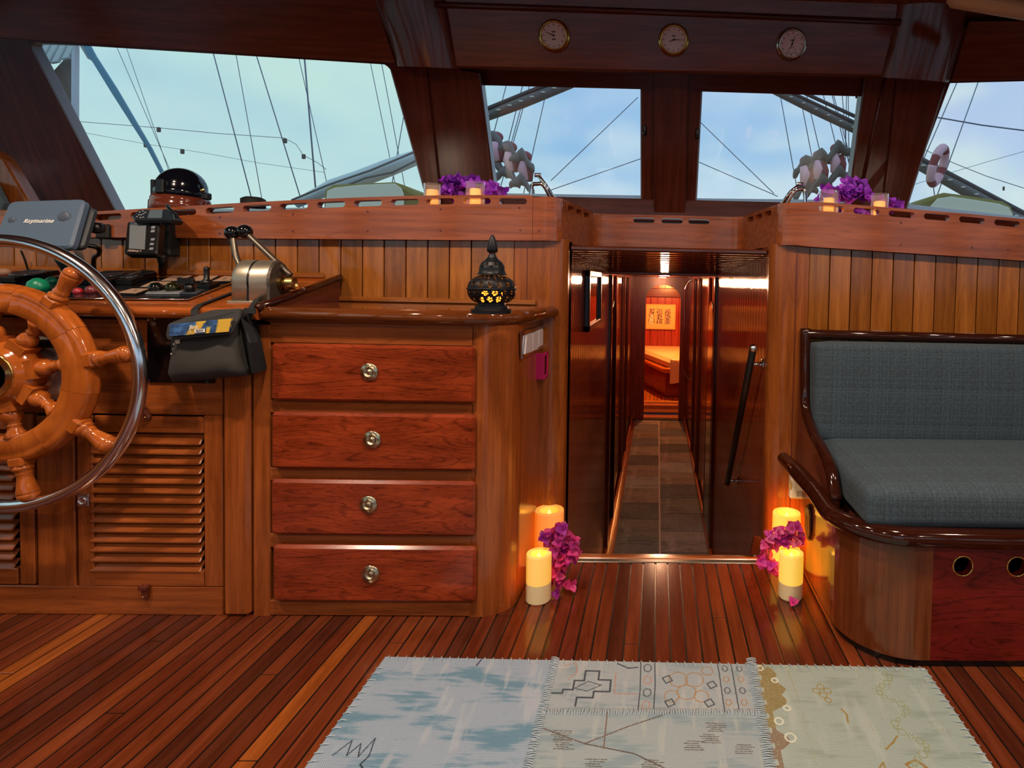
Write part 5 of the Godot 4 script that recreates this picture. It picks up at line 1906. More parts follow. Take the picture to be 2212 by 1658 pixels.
func build_bag() -> void:
	var z := 1.655
	var bg := thing("shoulder_bag", P(470, 826, 1.64), "dark grey canvas shoulder bag with blue and yellow printed flap, hung before the console", "bag")
	# soft body: rings from the bottom to the top, each a rounded rectangle
	var mb := MB.new()
	mb.smooth(true)
	var rows := [[384, 806, 545, 790, 0.012], [386, 822, 552, 806, 0.055], [388, 800, 546, 790, 0.075], [391, 775, 541, 770, 0.078], [393, 745, 535, 735, 0.07], [394, 715, 530, 700, 0.06], [398, 690, 522, 675, 0.05], [420, 675, 516, 668, 0.015]]
	var rings := []
	for i in rows.size():
		var r = rows[i]
		var a := P(r[0], r[1], z); var b := P(r[2], r[3], z)
		var ring := PackedVector3Array()
		for k in 28:
			var an := TAU * k / 28
			var cx := signf(cos(an)) * pow(absf(cos(an)), 0.35); var sz := signf(sin(an)) * pow(absf(sin(an)), 0.45)
			var p := a.lerp(b, 0.5 + 0.5 * cx)
			var fold := 0.006 * sin(7.0 * cx + i * 1.3) * maxf(0.0, sz)
			p.z = -1.672 + (0.5 + 0.5 * sz) * float(r[4]) + fold + (0.006 * cx if sz > 0 else 0.0)
			ring.append(p)
		var rr := ring.duplicate(); rr.reverse()
		rings.append(rr)
	mb.loft(rings)
	part("bag_body", mb, M.canvas, bg)
	mb = MB.new()                                                    # dark gusset on the right side
	mb.prism([P(516, 668, 1.63), P(531, 672, 1.66), P(556, 800, 1.66), P(546, 806, 1.62), P(540, 740, 1.60)], Vector3(0.004, 0, -0.03), 0.002)
	part("gusset", mb, mat(C("10141a"), 0.8), bg)
	# flap: a bent sheet with its printed panel
	var fq := func(x: float, y: float, d: float) -> Vector3: return P(x, y, d)
	mb = MB.new()
	var fl := round_poly([P(357, 724, 1.585), P(362, 735, 1.585), P(500, 722, 1.585), P(514, 690, 1.592), P(518, 668, 1.62), P(455, 671, 1.62), P(395, 688, 1.61), P(362, 699, 1.59)], 0.008)
	mb.prism(fl, Vector3(0, 0.003, -0.012), 0.002)
	part("flap", mb, mat(C("2a2a2c"), 0.85), bg)
	var im := Image.create(256, 96, false, Image.FORMAT_RGB8)
	var nz := FastNoiseLite.new(); nz.frequency = 0.02
	for y in 96:
		for x in 256:
			var v := nz.get_noise_2d(x, y)
			var blue := C("3a66a0").lerp(C("1c2c50"), clampf(0.5 + v, 0, 1))
			var yel := C("c8a030")
			var s := x - (96 - y) * 0.45
			var t := smoothstep(60, 78, s + v * 16) * (1.0 - smoothstep(104, 118, s + v * 16))
			t = maxf(t, smoothstep(194, 204, float(x)))
			t = maxf(t, (smoothstep(150, 160, float(x)) - smoothstep(168, 176, float(x))) * smoothstep(40, 60, float(y)))
			im.set_pixel(x, y, blue.lerp(yel, t))
	var pm := mat(Color.WHITE, 0.35)
	pm.albedo_texture = ImageTexture.create_from_image(im)
	mb = MB.new()
	var A := P(365, 726, 1.578); var B := P(494, 716, 1.578); var Cc := P(500, 687, 1.584); var D := P(366, 700, 1.584)
	mb.quad_uv(A, B, Cc, D)
	for e in [[A, B], [B, Cc], [Cc, D], [D, A]]: mb.quad_uv(e[0] + Vector3(0, 0, -0.006), e[1] + Vector3(0, 0, -0.006), e[1], e[0])
	part("printed_panel", mb, pm, bg)
	var tb := Basis(Vector3.BACK, 0.10)
	mb = MB.new()
	var lp := P(428, 713, 1.576)
	mb.box(lp + Vector3(0.004, -0.001, 0), Vector3(0.027, 0.009, 0.001), 0.0, tb)
	part("name_bar", mb, M.white, bg)
	word("NAV", lp + Vector3(0.004, -0.001, 0.0006), tb, 0.0072, mat(C("20284c"), 0.5), bg, "lettering", true)
	word("Sea", P(418, 706, 1.576), tb, 0.011, M.white, bg, "lettering", true, "Droid Serif", 400)
	mb = MB.new()
	mb.smooth(true).tube([P(408, 721, 1.576), P(413, 718, 1.576), P(409, 711, 1.576), P(415, 702, 1.576)], 0.0007, 5)
	part("script_stroke", mb, M.white, bg)
	mb = MB.new()
	mb.box(P(384, 737, 1.60), Vector3(0.011, 0.012, 0.004), 0.001)
	part("zip_tag", mb, mat(C("c8bca4"), 0.6), bg)
	# strap over the base of the engine control
	mb = MB.new()
	var strap := func(pts: Array, wd: Vector3) -> void:
		for i in pts.size() - 1:
			var a: Vector3 = pts[i]; var b: Vector3 = pts[i + 1]
			var n := (b - a).cross(wd).normalized() * 0.0015
			mb.quad(a - wd + n, b - wd + n, b + wd + n, a + wd + n); mb.quad(a + wd - n, b + wd - n, b - wd - n, a - wd - n)
			mb.quad(a - wd - n, b - wd - n, b - wd + n, a - wd + n); mb.quad(a + wd + n, b + wd + n, b + wd - n, a + wd - n)
	strap.call([P(421, 680, 1.625), P(421, 668, 1.632), S(432, 661, 0.004), S(505, 633, 0.004), S(560, 618, 0.004)], Vector3(0.010, 0.002, 0))
	strap.call([P(537, 690, 1.63), P(540, 668, 1.63), S(556, 655, 0.012), S(603, 632, 0.012), S(622, 622, 0.008), S(600, 614, 0.004)], Vector3(0.011, 0.003, 0.004))
	part("strap", mb, M.black_matt, bg)
	mb = MB.new()
	mb.box(P(540, 671, 1.618), Vector3(0.032, 0.016, 0.004), 0.001)
	part("buckle", mb, mat(C("2a2c2e"), 0.3), bg)

func build_lantern() -> void:
	var k := 1.84 / F
	var base := H(1062, 676, 0.906)
	var z := -base.z
	k = z / F
	var b := P(1062, 673, z); b.y = 0.906
	var ln := thing("pierced_lantern", b, "dark pierced-metal lantern with onion dome and pointed finial, lit inside, on the counter", "lantern")
	var X := Transform3D(Basis(), b)
	var rel := func(y: float) -> float: return (673 - y) * k
	var mb := MB.new()
	mb.smooth(false).lathe([[42 * k, 0], [42 * k, 8 * k], [40 * k, 9 * k], [35 * k, 10 * k], [34 * k, 16 * k], [29 * k, 17 * k], [28 * k, 23 * k]], 40, X)
	part("stepped_base", mb, M.iron, ln)
	# pierced shells: patches of the bowl are left out where the petals are
	var bowl := func(y: float) -> float:
		var t := (y - 50.0) / 34.0
		return 50.0 * sqrt(maxf(0.0, 1.0 - pow(absf(t), 2.6)))
	for sh in [[23.0, 51.0, true], [53.0, 84.0, false]]:
		mb = MB.new()
		var cols := 132; var rws := 16
		var lower: bool = sh[2]
		for i in cols:
			for j in rws:
				var u := (i + 0.5) / cols; var v := (j + 0.5) / rws
				var open := false
				# flowers of five petals in two rows, staggered
				var fy := v * 2.0 - 0.05
				var row := int(floor(fy)); var cell: float = u * 16.0 + 0.5 * row
				var du: float = (cell - floor(cell) - 0.5) * 1.35; var dv: float = fy - row - 0.5
				var ang := atan2(dv, du) ; var rr := sqrt(du * du + dv * dv)
				if rr > 0.10 and rr < 0.43 and fposmod(ang * 5.0 / TAU + 0.05 * row, 1.0) > 0.28: open = true
				if open: continue
				var q := []
				for w in [[i, j], [i + 1, j], [i + 1, j + 1], [i, j + 1]]:
					var a: float = -TAU * w[0] / cols
					var y: float = lerpf(sh[0], sh[1], float(w[1]) / rws)
					var r: float = bowl.call(y)
					q.append(X * Vector3(sin(-a) * r * k, y * k, cos(a) * r * k))
				mb.quad(q[0], q[1], q[2], q[3])
				var nrm := 0.985
				mb.quad(X * ((X.affine_inverse() * q[3]) * Vector3(nrm, 1, nrm)), X * ((X.affine_inverse() * q[2]) * Vector3(nrm, 1, nrm)), X * ((X.affine_inverse() * q[1]) * Vector3(nrm, 1, nrm)), X * ((X.affine_inverse() * q[0]) * Vector3(nrm, 1, nrm)))
		part("pierced_bowl" if lower else "pierced_shoulder", mb, M.iron, ln)
	mb = MB.new()
	mb.smooth(true).lathe([[50.5 * k, 50 * k], [52 * k, 51 * k], [52 * k, 53 * k], [50.5 * k, 54 * k]], 40, X)
	part("band", mb, M.iron, ln)
	mb = MB.new()
	mb.smooth(true).lathe([[33 * k, 82 * k], [29 * k, 85 * k], [27 * k, 90 * k], [26.5 * k, 97 * k]], 36, X, false, false)
	part("collar", mb, M.iron, ln)
	mb = MB.new()
	var prof := [[26.5, 97], [25, 102], [21, 109], [15, 114], [10, 119], [7, 125], [6, 128]]
	for i in prof.size() - 1:
		for j in 48:
			var u := j / 48.0
			if i in [0, 1] and j % 3 == 1 and (j / 3 + i) % 2 == 0: continue
			var q := []
			for w in [[j, i], [j + 1, i], [j + 1, i + 1], [j, i + 1]]:
				var a: float = TAU * w[0] / 48
				q.append(X * Vector3(sin(a) * prof[w[1]][0] * k, prof[w[1]][1] * k, cos(a) * prof[w[1]][0] * k))
			mb.quad(q[0], q[1], q[2], q[3])
	part("cupola", mb, M.iron, ln)
	mb = MB.new()
	mb.smooth(true).lathe([[5 * k, 127 * k], [6 * k, 129 * k], [10.5 * k, 131 * k], [11.5 * k, 136 * k], [10 * k, 146 * k], [7 * k, 157 * k], [4 * k, 164 * k], [1.5 * k, 167 * k], [0.0005, 167.5 * k]], 24, X)
	part("finial", mb, M.iron, ln)
	mb = MB.new()
	mb.smooth(true).lathe([[22 * k, 24 * k], [22 * k, 44 * k], [18 * k, 47 * k]], 20, X)
	part("candle_light", mb, glow(Color(1.0, 0.55, 0.16), 3.2), ln)
	omni(b + Vector3(0, 56 * k, 0.0), Color(1.0, 0.6, 0.22), L_lantern, 0.012)

var L_lantern := 0.02
var L_candle := 0.05

# ---------- candles ----------
func candle(px: float, y_base: float, half: float, y_top: float, label: String, split: float, warm: Color, e: float, spill: float) -> void:
	var d := -H(px, y_base, 0.0).z
	var p := P(px, y_base, d); p.y = 0.0
	var r := half * d / F
	var h := P(px, y_top, d).y
	var c := thing("pillar_candle", p, label, "candle", "pillar candles on the plank floor")
	var X := Transform3D(Basis(), p)
	var mb := MB.new()
	mb.smooth(false).lathe([[r * 0.93, 0], [r, 0.004], [r, h * split]], 40, X)
	part("lower_wax", mb, M.wax, c)
	mb = MB.new()
	mb.smooth(false).lathe([[r, h * split], [r, h - 0.004], [r * 0.97, h]], 40, X, false, false)
	part("glowing_wax", mb, glow_wax(warm, e), c)
	mb = MB.new()
	mb.smooth(false).lathe([[r * 0.97, h], [r * 0.68, h - 0.001], [r * 0.64, h - 0.006], [r * 0.6, h - 0.022], [0.001, h - 0.022]], 40, X, false, false)
	part("hollow_top", mb, glow_wax(warm.lerp(Color(1, 0.85, 0.3), 0.4), e * 1.15), c)
	mb = MB.new()
	mb.smooth(true).ball(p + Vector3(0, h - 0.012, 0), 0.006, 10, Vector3(1, 1.8, 1))
	part("flame", mb, glow(Color(1.0, 0.7, 0.25), 6.0), c)
	omni(p + Vector3(0, h * 0.72, 0), Color(1.0, 0.56, 0.18), L_candle * spill, r * 0.6)
func glow_wax(c: Color, e: float) -> StandardMaterial3D:
	var m := mat(C("e8d090"), 0.55)
	m.emission_enabled = true
	m.emission = c
	m.emission_energy_multiplier = e
	return m
func tealight(x0: float, x1: float, y_top: float, d: float, shelf: float, wx: float, label: String, e: float) -> void:
	var p := P((x0 + x1) / 2, y_top, d)
	var r := (x1 - x0) / 2 * d / F
	var h := p.y - shelf
	p.y = shelf
	var t := thing("glass_tealight", p, label, "candle holder", "glass tealight holders on the dash")
	var X := Transform3D(Basis(), p)
	var mb := MB.new()
	mb.smooth(true).lathe([[r * 0.9, 0], [r, 0.004], [r, h], [r * 0.93, h], [r * 0.92, 0.008], [0.001, 0.008]], 28, X, true, false)
	part("glass", mb, glass(0.07), t)
	mb = MB.new()
	var w := wx * d / F / 2
	mb.smooth(false).lathe([[w * 0.95, 0.0085], [w, 0.012], [w, h * 0.78], [w * 0.85, h * 0.8]], 24, X)
	part("tealight_candle", mb, glow_wax(Color(1.0, 0.56, 0.22), e), t)
	omni(p + Vector3(0, h * 0.5, 0), Color(1.0, 0.55, 0.2), 0.004, 0.012)

# ---------- bougainvillea ----------
var bract_meshes := []
func make_blossoms() -> void:
	for v in 4:
		var mb := MB.new()
		mb.smooth(true)
		for k in 3:
			var a := TAU * k / 3 + rng.randf_range(-0.2, 0.2)
			var tilt := rng.randf_range(0.5, 0.95)
			var L := rng.randf_range(0.020, 0.026); var W := L * 0.42
			var out := Vector3(cos(a), 0, sin(a)); var side := Vector3(-sin(a), 0, cos(a))
			var rows := []
			for i in 6:
				var t := i / 5.0
				var c := out * (L * t * cos(tilt * (1 - 0.4 * t))) + Vector3.UP * (L * t * sin(tilt) * (1.0 - 0.25 * t))
				var w := W * sin(PI * pow(t, 0.75)) * (1.0 if t < 0.99 else 0.0) + 0.0004
				rows.append([c - side * w + Vector3.UP * w * 0.25, c, c + side * w + Vector3.UP * w * 0.25])
			for i in 5:
				for j in 2:
					mb.quad(rows[i][j], rows[i + 1][j], rows[i + 1][j + 1], rows[i][j + 1])
			mb.tube([Vector3.ZERO, out * 0.003 + Vector3(0, 0.012, 0)], 0.0009, 5)
		bract_meshes.append(mb.done())
func spray(called: String, base: Vector3, spots: Array, size: float, mats: Array, label: String, stems: Array) -> Node3D:
	var s := thing(called, base, label, "flowers")
	for p in spots:
		var o := MeshInstance3D.new()
		o.name = "blossom"
		o.mesh = bract_meshes[rng.randi() % 4]
		o.material_override = mats[rng.randi() % mats.size()]
		var d: Vector3 = (Vector3(rng.randf_range(-0.8, 0.8), rng.randf_range(-0.3, 1.0), rng.randf_range(0.2, 1.2))).normalized()
		var b := Basis(Quaternion(Vector3.UP, d)) * Basis(Vector3.UP, rng.randf() * TAU)
		o.transform = Transform3D(b.scaled(Vector3.ONE * size * rng.randf_range(0.85, 1.2)), p - base)
		s.add_child(o, true)
	for st in stems:
		var mb := MB.new()
		mb.smooth(true).tube(curve(st, 5), 0.0013, 6)
		part("stem", mb, mat(C("5a4a28"), 0.6), s)
	return s
func blob_spots(blobs: Array, d: float, spread: float) -> Array:     # [px, py, rx, ry, count]
	var out := []
	for b in blobs:
		for i in b[4]:
			var a := rng.randf() * TAU; var r := sqrt(rng.randf())
			out.append(P(b[0] + cos(a) * r * b[2], b[1] + sin(a) * r * b[3], d + rng.randf_range(-spread, spread)))
	return out
func build_flowers_and_candles() -> void:
	make_blossoms()
	var mg := []
	for h in ["a01878", "b02068", "8a1484", "c03078"]:
		var m := mat(C(h), 0.6)
		m.backlight_enabled = true
		m.backlight = C(h) * 0.5
		mg.append(m)
	var pk := []
	for h in ["d04890", "c8308c", "b82898", "e070a0"]:
		var m := mat(C(h), 0.6)
		m.backlight_enabled = true
		m.backlight = C(h) * 0.5
		pk.append(m)
	var blue_lit := []  # magenta flowers made violet: blue window light put into the colour
	for h in ["8a28c0", "7a1cb0", "9c34c8", "6c18a0"]:
		var m := mat(C(h), 0.6)
		m.backlight_enabled = true
		m.backlight = C(h) * 0.5
		blue_lit.append(m)
	candle(1163, 1294, 27.0, 1193, "shorter pillar candle in front of the tall one, left of the companionway", 0.40, Color(1.0, 0.70, 0.01), 0.42, 0.3)
	candle(1185, 1212, 31.5, 1100, "taller orange-glowing pillar candle against the left post, behind purple bougainvillea", 0.04, Color(1.0, 0.46, 0.03), 0.48, 0.5)
	candle(1707, 1287, 26.5, 1192, "shorter pillar candle beside the settee end, a pink petal at its foot", 0.36, Color(1.0, 0.78, 0.16), 0.55, 0.6)
	candle(1696, 1232, 30.5, 1106, "taller bright pillar candle by the right post under the seat rail", 0.04, Color(1.0, 0.74, 0.14), 0.75, 1.3)
	var d := 1.83
	spray("bougainvillea_spray", H(1215, 1285, 0.002), blob_spots([[1205, 1150, 22, 14, 12], [1182, 1166, 18, 10, 7], [1220, 1180, 26, 24, 20], [1238, 1198, 14, 16, 8], [1205, 1215, 14, 22, 12], [1200, 1250, 12, 22, 9], [1230, 1264, 8, 6, 2], [1202, 1282, 8, 8, 2]], d, 0.03), 1.0, mg, "purple bougainvillea spray between the candles left of the companionway", [[P(1240, 1276, d), P(1222, 1262, d), P(1206, 1230, d), P(1214, 1190, d), P(1205, 1150, d)], [P(1236, 1225, d), P(1228, 1245, d), P(1222, 1255, d)], [P(1163, 1160, d), P(1180, 1166, d), P(1200, 1170, d)]])
	d = 1.86
	spray("bougainvillea_spray", H(1665, 1255, 0.002), blob_spots([[1712, 1146, 16, 12, 12], [1690, 1152, 16, 12, 10], [1665, 1170, 16, 16, 14], [1655, 1205, 14, 22, 16], [1668, 1222, 12, 14, 9], [1700, 1168, 20, 8, 10], [1725, 1165, 8, 12, 5]], d, 0.03), 1.0, pk, "pink bougainvillea spray draped round the right-hand candles beside the settee", [[P(1654, 1258, d), P(1664, 1235, d), P(1660, 1200, d), P(1672, 1165, d), P(1712, 1148, d)]])
	var pt := thing("fallen_petal", H(1713, 1304, 0.003), "single pink bougainvillea bract lying on the planks before the right candle", "petal")
	var o := MeshInstance3D.new()
	o.name = "bract"
	o.mesh = bract_meshes[1]
	o.material_override = pk[1]
	o.transform = Transform3D(Basis(Vector3.RIGHT, 0.7).scaled(Vector3.ONE * 0.95), Vector3(0, 0.004, 0))
	pt.add_child(o)
	# on the dash
	var sl := 1.23
	d = 2.20
	spray("bougainvillea_bunch", Vector3(P(1000, 410, d).x, sl, -d), blob_spots([[975, 402, 20, 14, 14], [1000, 394, 26, 12, 20], [1026, 398, 16, 14, 12], [1062, 410, 16, 9, 8], [1080, 414, 10, 5, 5], [990, 412, 40, 8, 18], [1000, 430, 70, 8, 14]], d, 0.05), 1.15, blue_lit, "bougainvillea bunch on the dash behind the left tealights, blue daylight painted in as violet", [[P(960, 430, d), P(1000, 405, d), P(1050, 412, d)]])
	spray("bougainvillea_bunch", Vector3(P(1850, 430, d).x, sl - 0.02, -d), blob_spots([[1842, 402, 22, 14, 18], [1852, 420, 34, 18, 34], [1815, 418, 22, 14, 14], [1778, 426, 9, 9, 5], [1792, 408, 12, 6, 5], [1900, 438, 10, 8, 5], [1930, 442, 18, 8, 10], [1870, 462, 70, 8, 14]], d, 0.05), 1.15, blue_lit, "bougainvillea bunch on the dash right of the centre windows, blue daylight painted in as violet", [[P(1780, 440, d), P(1840, 425, d), P(1930, 446, d)]])
	tealight(917, 951, 397, 2.12, 1.228, 24, "glass tealight holder at the left end of the left dash flowers", 0.8)
	tealight(1007, 1047, 394, 2.12, 1.232, 22, "glass tealight holder in front of the left dash flowers", 1.1)
	tealight(1770, 1812, 412, 2.12, 1.212, 22, "glass tealight holder at the left of the right dash flowers", 1.0)
	tealight(1882, 1919, 419, 2.12, 1.204, 24, "glass tealight holder at the right of the right dash flowers", 1.0)

# ---------- fittings on the walls ----------
func build_fittings() -> void:
	# three round instruments on the valance
	var lab := ["round brass barometer with one hand, leftmost of the three dials over the windows", "round brass clock with two hands, middle one of the three over the windows", "round chromed dial with a small sub-dial, rightmost of the three over the windows"]
	var cs := [[1198, 78], [1455, 87], [1709, 96]]
	for i in 3:
		var at := PL(cs[i][0], cs[i][1], vfront)
		var ck := thing("wall_clock" if i == 1 else ("barometer" if i == 0 else "hygrometer"), at, lab[i], "clock" if i == 1 else "gauge", "round instruments over the windows")
		var n := vfront.normal
		var b := Basis(Vector3.RIGHT, n, Vector3.RIGHT.cross(n)).orthonormalized()
		var X := Transform3D(b, at)
		var R := 33.0 * 2.70 / F
		var mb := MB.new()
		mb.smooth(true).lathe([[R, 0], [R, 0.006], [R * 0.95, 0.012], [R * 0.9, 0.012], [R * 0.88, 0.026], [R * 0.84, 0.032], [R * 0.78, 0.030], [R * 0.76, 0.022]], 48, X)
		part("bezel", mb, M.brass if i < 2 else mat(C("c8c0b0"), 0.12, 1.0), ck)
		mb = MB.new()
		mb.lathe([[R * 0.77, 0.018], [R * 0.77, 0.022], [0.0005, 0.0222]], 40, X)
		part("dial", mb, mat(C("f0e8f4"), 0.5), ck)
		mb = MB.new()
		for k in 12:
			var a := TAU * k / 12
			var p := X * Vector3(cos(a) * R * 0.64, 0.0228, sin(a) * R * 0.64)
			mb.box(p, Vector3(0.0035, 0.0065, 0.0006), 0.0, Basis(b.x, -b.z, b.y) * Basis(Vector3.BACK, -a + PI / 2))
		mb.box(X * Vector3(0, 0.0226, -R * 0.22), Vector3(0.016, 0.005, 0.0006), 0.0, Basis(b.x, -b.z, b.y))
		if i == 0: mb.box(X * Vector3(0, 0.0226, R * 0.22), Vector3(0.018, 0.005, 0.0006), 0.0, Basis(b.x, -b.z, b.y))
		if i == 2: mb.smooth(true).tube(arc(X * Vector3(0, 0.0226, R * 0.38), b.x * R * 0.22, b.z * R * 0.22, 0, TAU * 19 / 20, 19), 0.0008, 5, true, 1.0, n)
		part("dial_marks", mb, mat(C("3a3648"), 0.5), ck).set_meta("kind", "stuff")
		var hands: Array = [[[-0.5, -0.2]], [[0.5, 0.0], [-0.3, 0.14]], [[0.16, -0.5], [-0.1, 0.3]]][i]
		mb = MB.new()
		for h in hands: mb.tube([X * Vector3(0, 0.0242, 0), X * Vector3(h[0] * R, 0.0242, h[1] * R)], [0.0022, 0.0009], 6, false, 1.0, n)
		mb.smooth(true).ball(X * Vector3(0, 0.0242, 0), 0.0045, 10)
		part("hands", mb, mat(C("1a1c2c"), 0.4), ck)
	# bent chrome brackets on the dash
	for s in [-1, 1]:
		var g := thing("chrome_bracket", P(1165 if s < 0 else 1722, 432, 2.25), "bent chrome bracket on the dash " + ("before the left centre window" if s < 0 else "before the right centre window"), "bracket", "chrome brackets on the dash")
		var d := 2.25
		var q: Array = [[1162, 374], [1178, 395], [1207, 424], [1146, 425], [1148, 400], [1160, 393], [1176, 398], [1196, 424]] if s < 0 else [[1728, 394], [1708, 410], [1680, 436], [1741, 436], [1738, 410], [1726, 404], [1712, 414], [1692, 438]]
		var pp := []
		for v in q: pp.append(P(v[0], v[1] + 4, d))
		var mb := MB.new()
		mb.smooth(true).tube([pp[0], pp[1], pp[2] + Vector3(0, -0.03, -0.03)], 0.0075, 12)
		mb.tube([pp[0] + Vector3(-0.012, 0, 0), pp[0] + Vector3(0.012, 0.0, 0)], 0.0085, 12)
		part("strut", mb, M.chrome, g)
		mb = MB.new()
		mb.smooth(true).tube(curve([pp[3] + Vector3(0, -0.04, 0), pp[4], pp[5], pp[6], pp[7] + Vector3(0, -0.03, -0.02)], 5), 0.008, 12)
		part("bent_leg", mb, M.chrome, g)
	# three-way light switch and the magenta holder on the left post
	var xw := -0.413
	var sw := thing("light_switch", PX(1146, 773, xw), "chrome-framed light switch with three pale rockers on the rounded cabinet end", "light switch")
	var px := func(q: Array, x: float) -> Array:
		var o := []
		for v in q: o.append(PX(v[0], v[1], x))
		return o
	var mb := MB.new()
	mb.prism(px.call([[1123, 714], [1124, 775], [1169, 752], [1171, 702]], xw), Vector3(0.007, 0, 0), 0.002)
	part("frame", mb, M.chrome, sw)
	for q in [[[1134, 724], [1130.5, 765], [1147, 759], [1146, 719.5]], [[1148, 719.5], [1147.5, 758.5], [1158.7, 753.8], [1159.8, 715]], [[1161, 714], [1160, 750], [1169.6, 745], [1170, 709]]]:
		mb = MB.new()
		mb.prism(px.call(q, xw + 0.007), Vector3(0.006, 0, 0), 0.002)
		part("rocker", mb, mat(C("d0c8cc"), 0.35), sw)
	var mh := thing("magenta_holder", P(1162, 821, 2.03), "small magenta plastic holder fixed below the light switch on the left post", "holder")
	var h0 := P(1150, 762, 2.0); var h1 := P(1175.5, 820, 2.0)
	mb = MB.new()
	mb.box(Vector3((h0.x + h1.x) / 2, (h0.y + h1.y) / 2, -2.003), Vector3(h1.x - h0.x, h0.y - h1.y, 0.006), 0.002)
	part("holder_front", mb, mat(C("b0105c"), 0.35), mh)
	mb = MB.new()
	var hz := -2.038
	mb.box(Vector3(h1.x - 0.003, h0.y - 0.006, hz), Vector3(0.006, 0.012, 0.068), 0.002); mb.box(Vector3(h1.x - 0.003, h1.y + 0.006, hz), Vector3(0.006, 0.012, 0.068), 0.002)
	mb.box(Vector3(h1.x - 0.003, (h0.y + h1.y) / 2, -2.066), Vector3(0.006, h0.y - h1.y, 0.012), 0.002)
	mb.box(Vector3((h0.x + h1.x) / 2, h1.y + 0.003, hz), Vector3(h1.x - h0.x, 0.006, 0.068), 0.001)
	part("holder_side", mb, mat(C("c01468"), 0.4), mh)
	# thermostat under the seat rail
	var tp := P(1718, 1048, 2.03)
	var ts := thing("thermostat", tp, "small white control box on the right post, below the seat rail end", "thermostat")
	mb = MB.new()
	mb.box(tp + Vector3(0.004, 0.0, 0), Vector3(0.05, 0.088, 0.03), 0.005)
	part("casing", mb, mat(C("e8e4d0"), 0.4), ts)
	mb = MB.new()
	for i in 5: mb.box(tp + Vector3(0.003 + i * 0.004, -0.024, 0.0155), Vector3(0.0015, 0.02, 0.001))
	part("vent_slots", mb, mat(C("8a8878"), 0.5), ts)
	mb = MB.new()
	mb.smooth(true).ball(tp + Vector3(-0.019, 0.005, 0.012), 0.011, 12, Vector3(0.6, 1.6, 0.5))
	part("dial", mb, mat(C("c8a860"), 0.4), ts)
	# small dark wedge on the sill lip beside the right candles
	mb = MB.new()
	var wp := H(1638, 1203, 0.01)
	mb.box(wp + Vector3(-0.006, 0.03, -0.03), Vector3(0.03, 0.07, 0.012), 0.003, Basis(Vector3.BACK, -0.18))
	solo("door_stop", mb, mat(C("3a1c12"), 0.12), "small dark varnished door stop at the right end of the step sill", "door stop")

# ---------- lamps of the saloon ----------
func build_lamps() -> void:
	# recessed lamps in the ceiling, behind and above the lens
	var i := 0
	for p in [[-1.75, -0.75], [-0.55, -0.85], [0.65, -0.85], [1.7, -0.75], [-1.75, 0.8], [-0.55, 0.8], [0.65, 0.8], [1.7, 0.8]]:
		var at := Vector3(p[0], 2.284, p[1])
		var l := thing("ceiling_lamp", at, "small round recessed ceiling lamp out of the frame, %s" % ["over the helm", "over the counter", "over the companionway front", "over the settee", "aft on the far left", "aft left of the middle", "aft right of the middle", "aft on the far right"][i], "light", "recessed ceiling lamps of the saloon")
		var mb := MB.new()
		mb.smooth(true).lathe([[0.062, 0.0], [0.06, -0.006], [0.046, -0.008]], 24, Transform3D(Basis(), at))
		part("bezel", mb, M.brass, l)
		mb = MB.new()
		mb.lathe([[0.045, -0.0075], [0.045, -0.0095]], 24, Transform3D(Basis(), at))
		part("lens", mb, glow(Color(1.0, 0.72, 0.32), 14.0), l)
		spot(at + Vector3(0, -0.02, 0), Vector3(0, -1, 0), 88 if p[1] < 0 else 74, Color(1.0, 0.89, 0.78), L_ceiling[i], 0.045)
		i += 1
	# strip light under a shelf on the aft wall; its shine shows on the boards over the counter
	var at := Vector3(-2.0, 1.06, 2.42)
	var l := thing("strip_light", at, "warm strip light under a shelf on the aft wall, behind the lens", "light")
	var mb := MB.new()
	mb.box(at + Vector3(0, 0.04, -0.06), Vector3(1.5, 0.03, 0.16), 0.004)
	part("shelf", mb, M.teak_x, l)
	mb = MB.new()
	mb.box(at, Vector3(1.3, 0.022, 0.022), 0.004)
	part("tube", mb, glow(Color(1.0, 0.62, 0.16), 16.0), l)
	# strip under the front rail of the settee, over the mahogany front
	at = Vector3(1.75, 0.318, -1.462)
	l = thing("seat_strip_light", at, "thin red-warm strip light tucked under the front seat rail of the settee", "light")
	mb = MB.new()
	mb.box(at, Vector3(1.3, 0.004, 0.006))
	part("strip", mb, glow(Color(1.0, 0.30, 0.12), 7.0), l)
var L_ceiling := [0.9, 0.8, 0.75, 0.5, 0.5, 0.5, 0.5, 0.4]

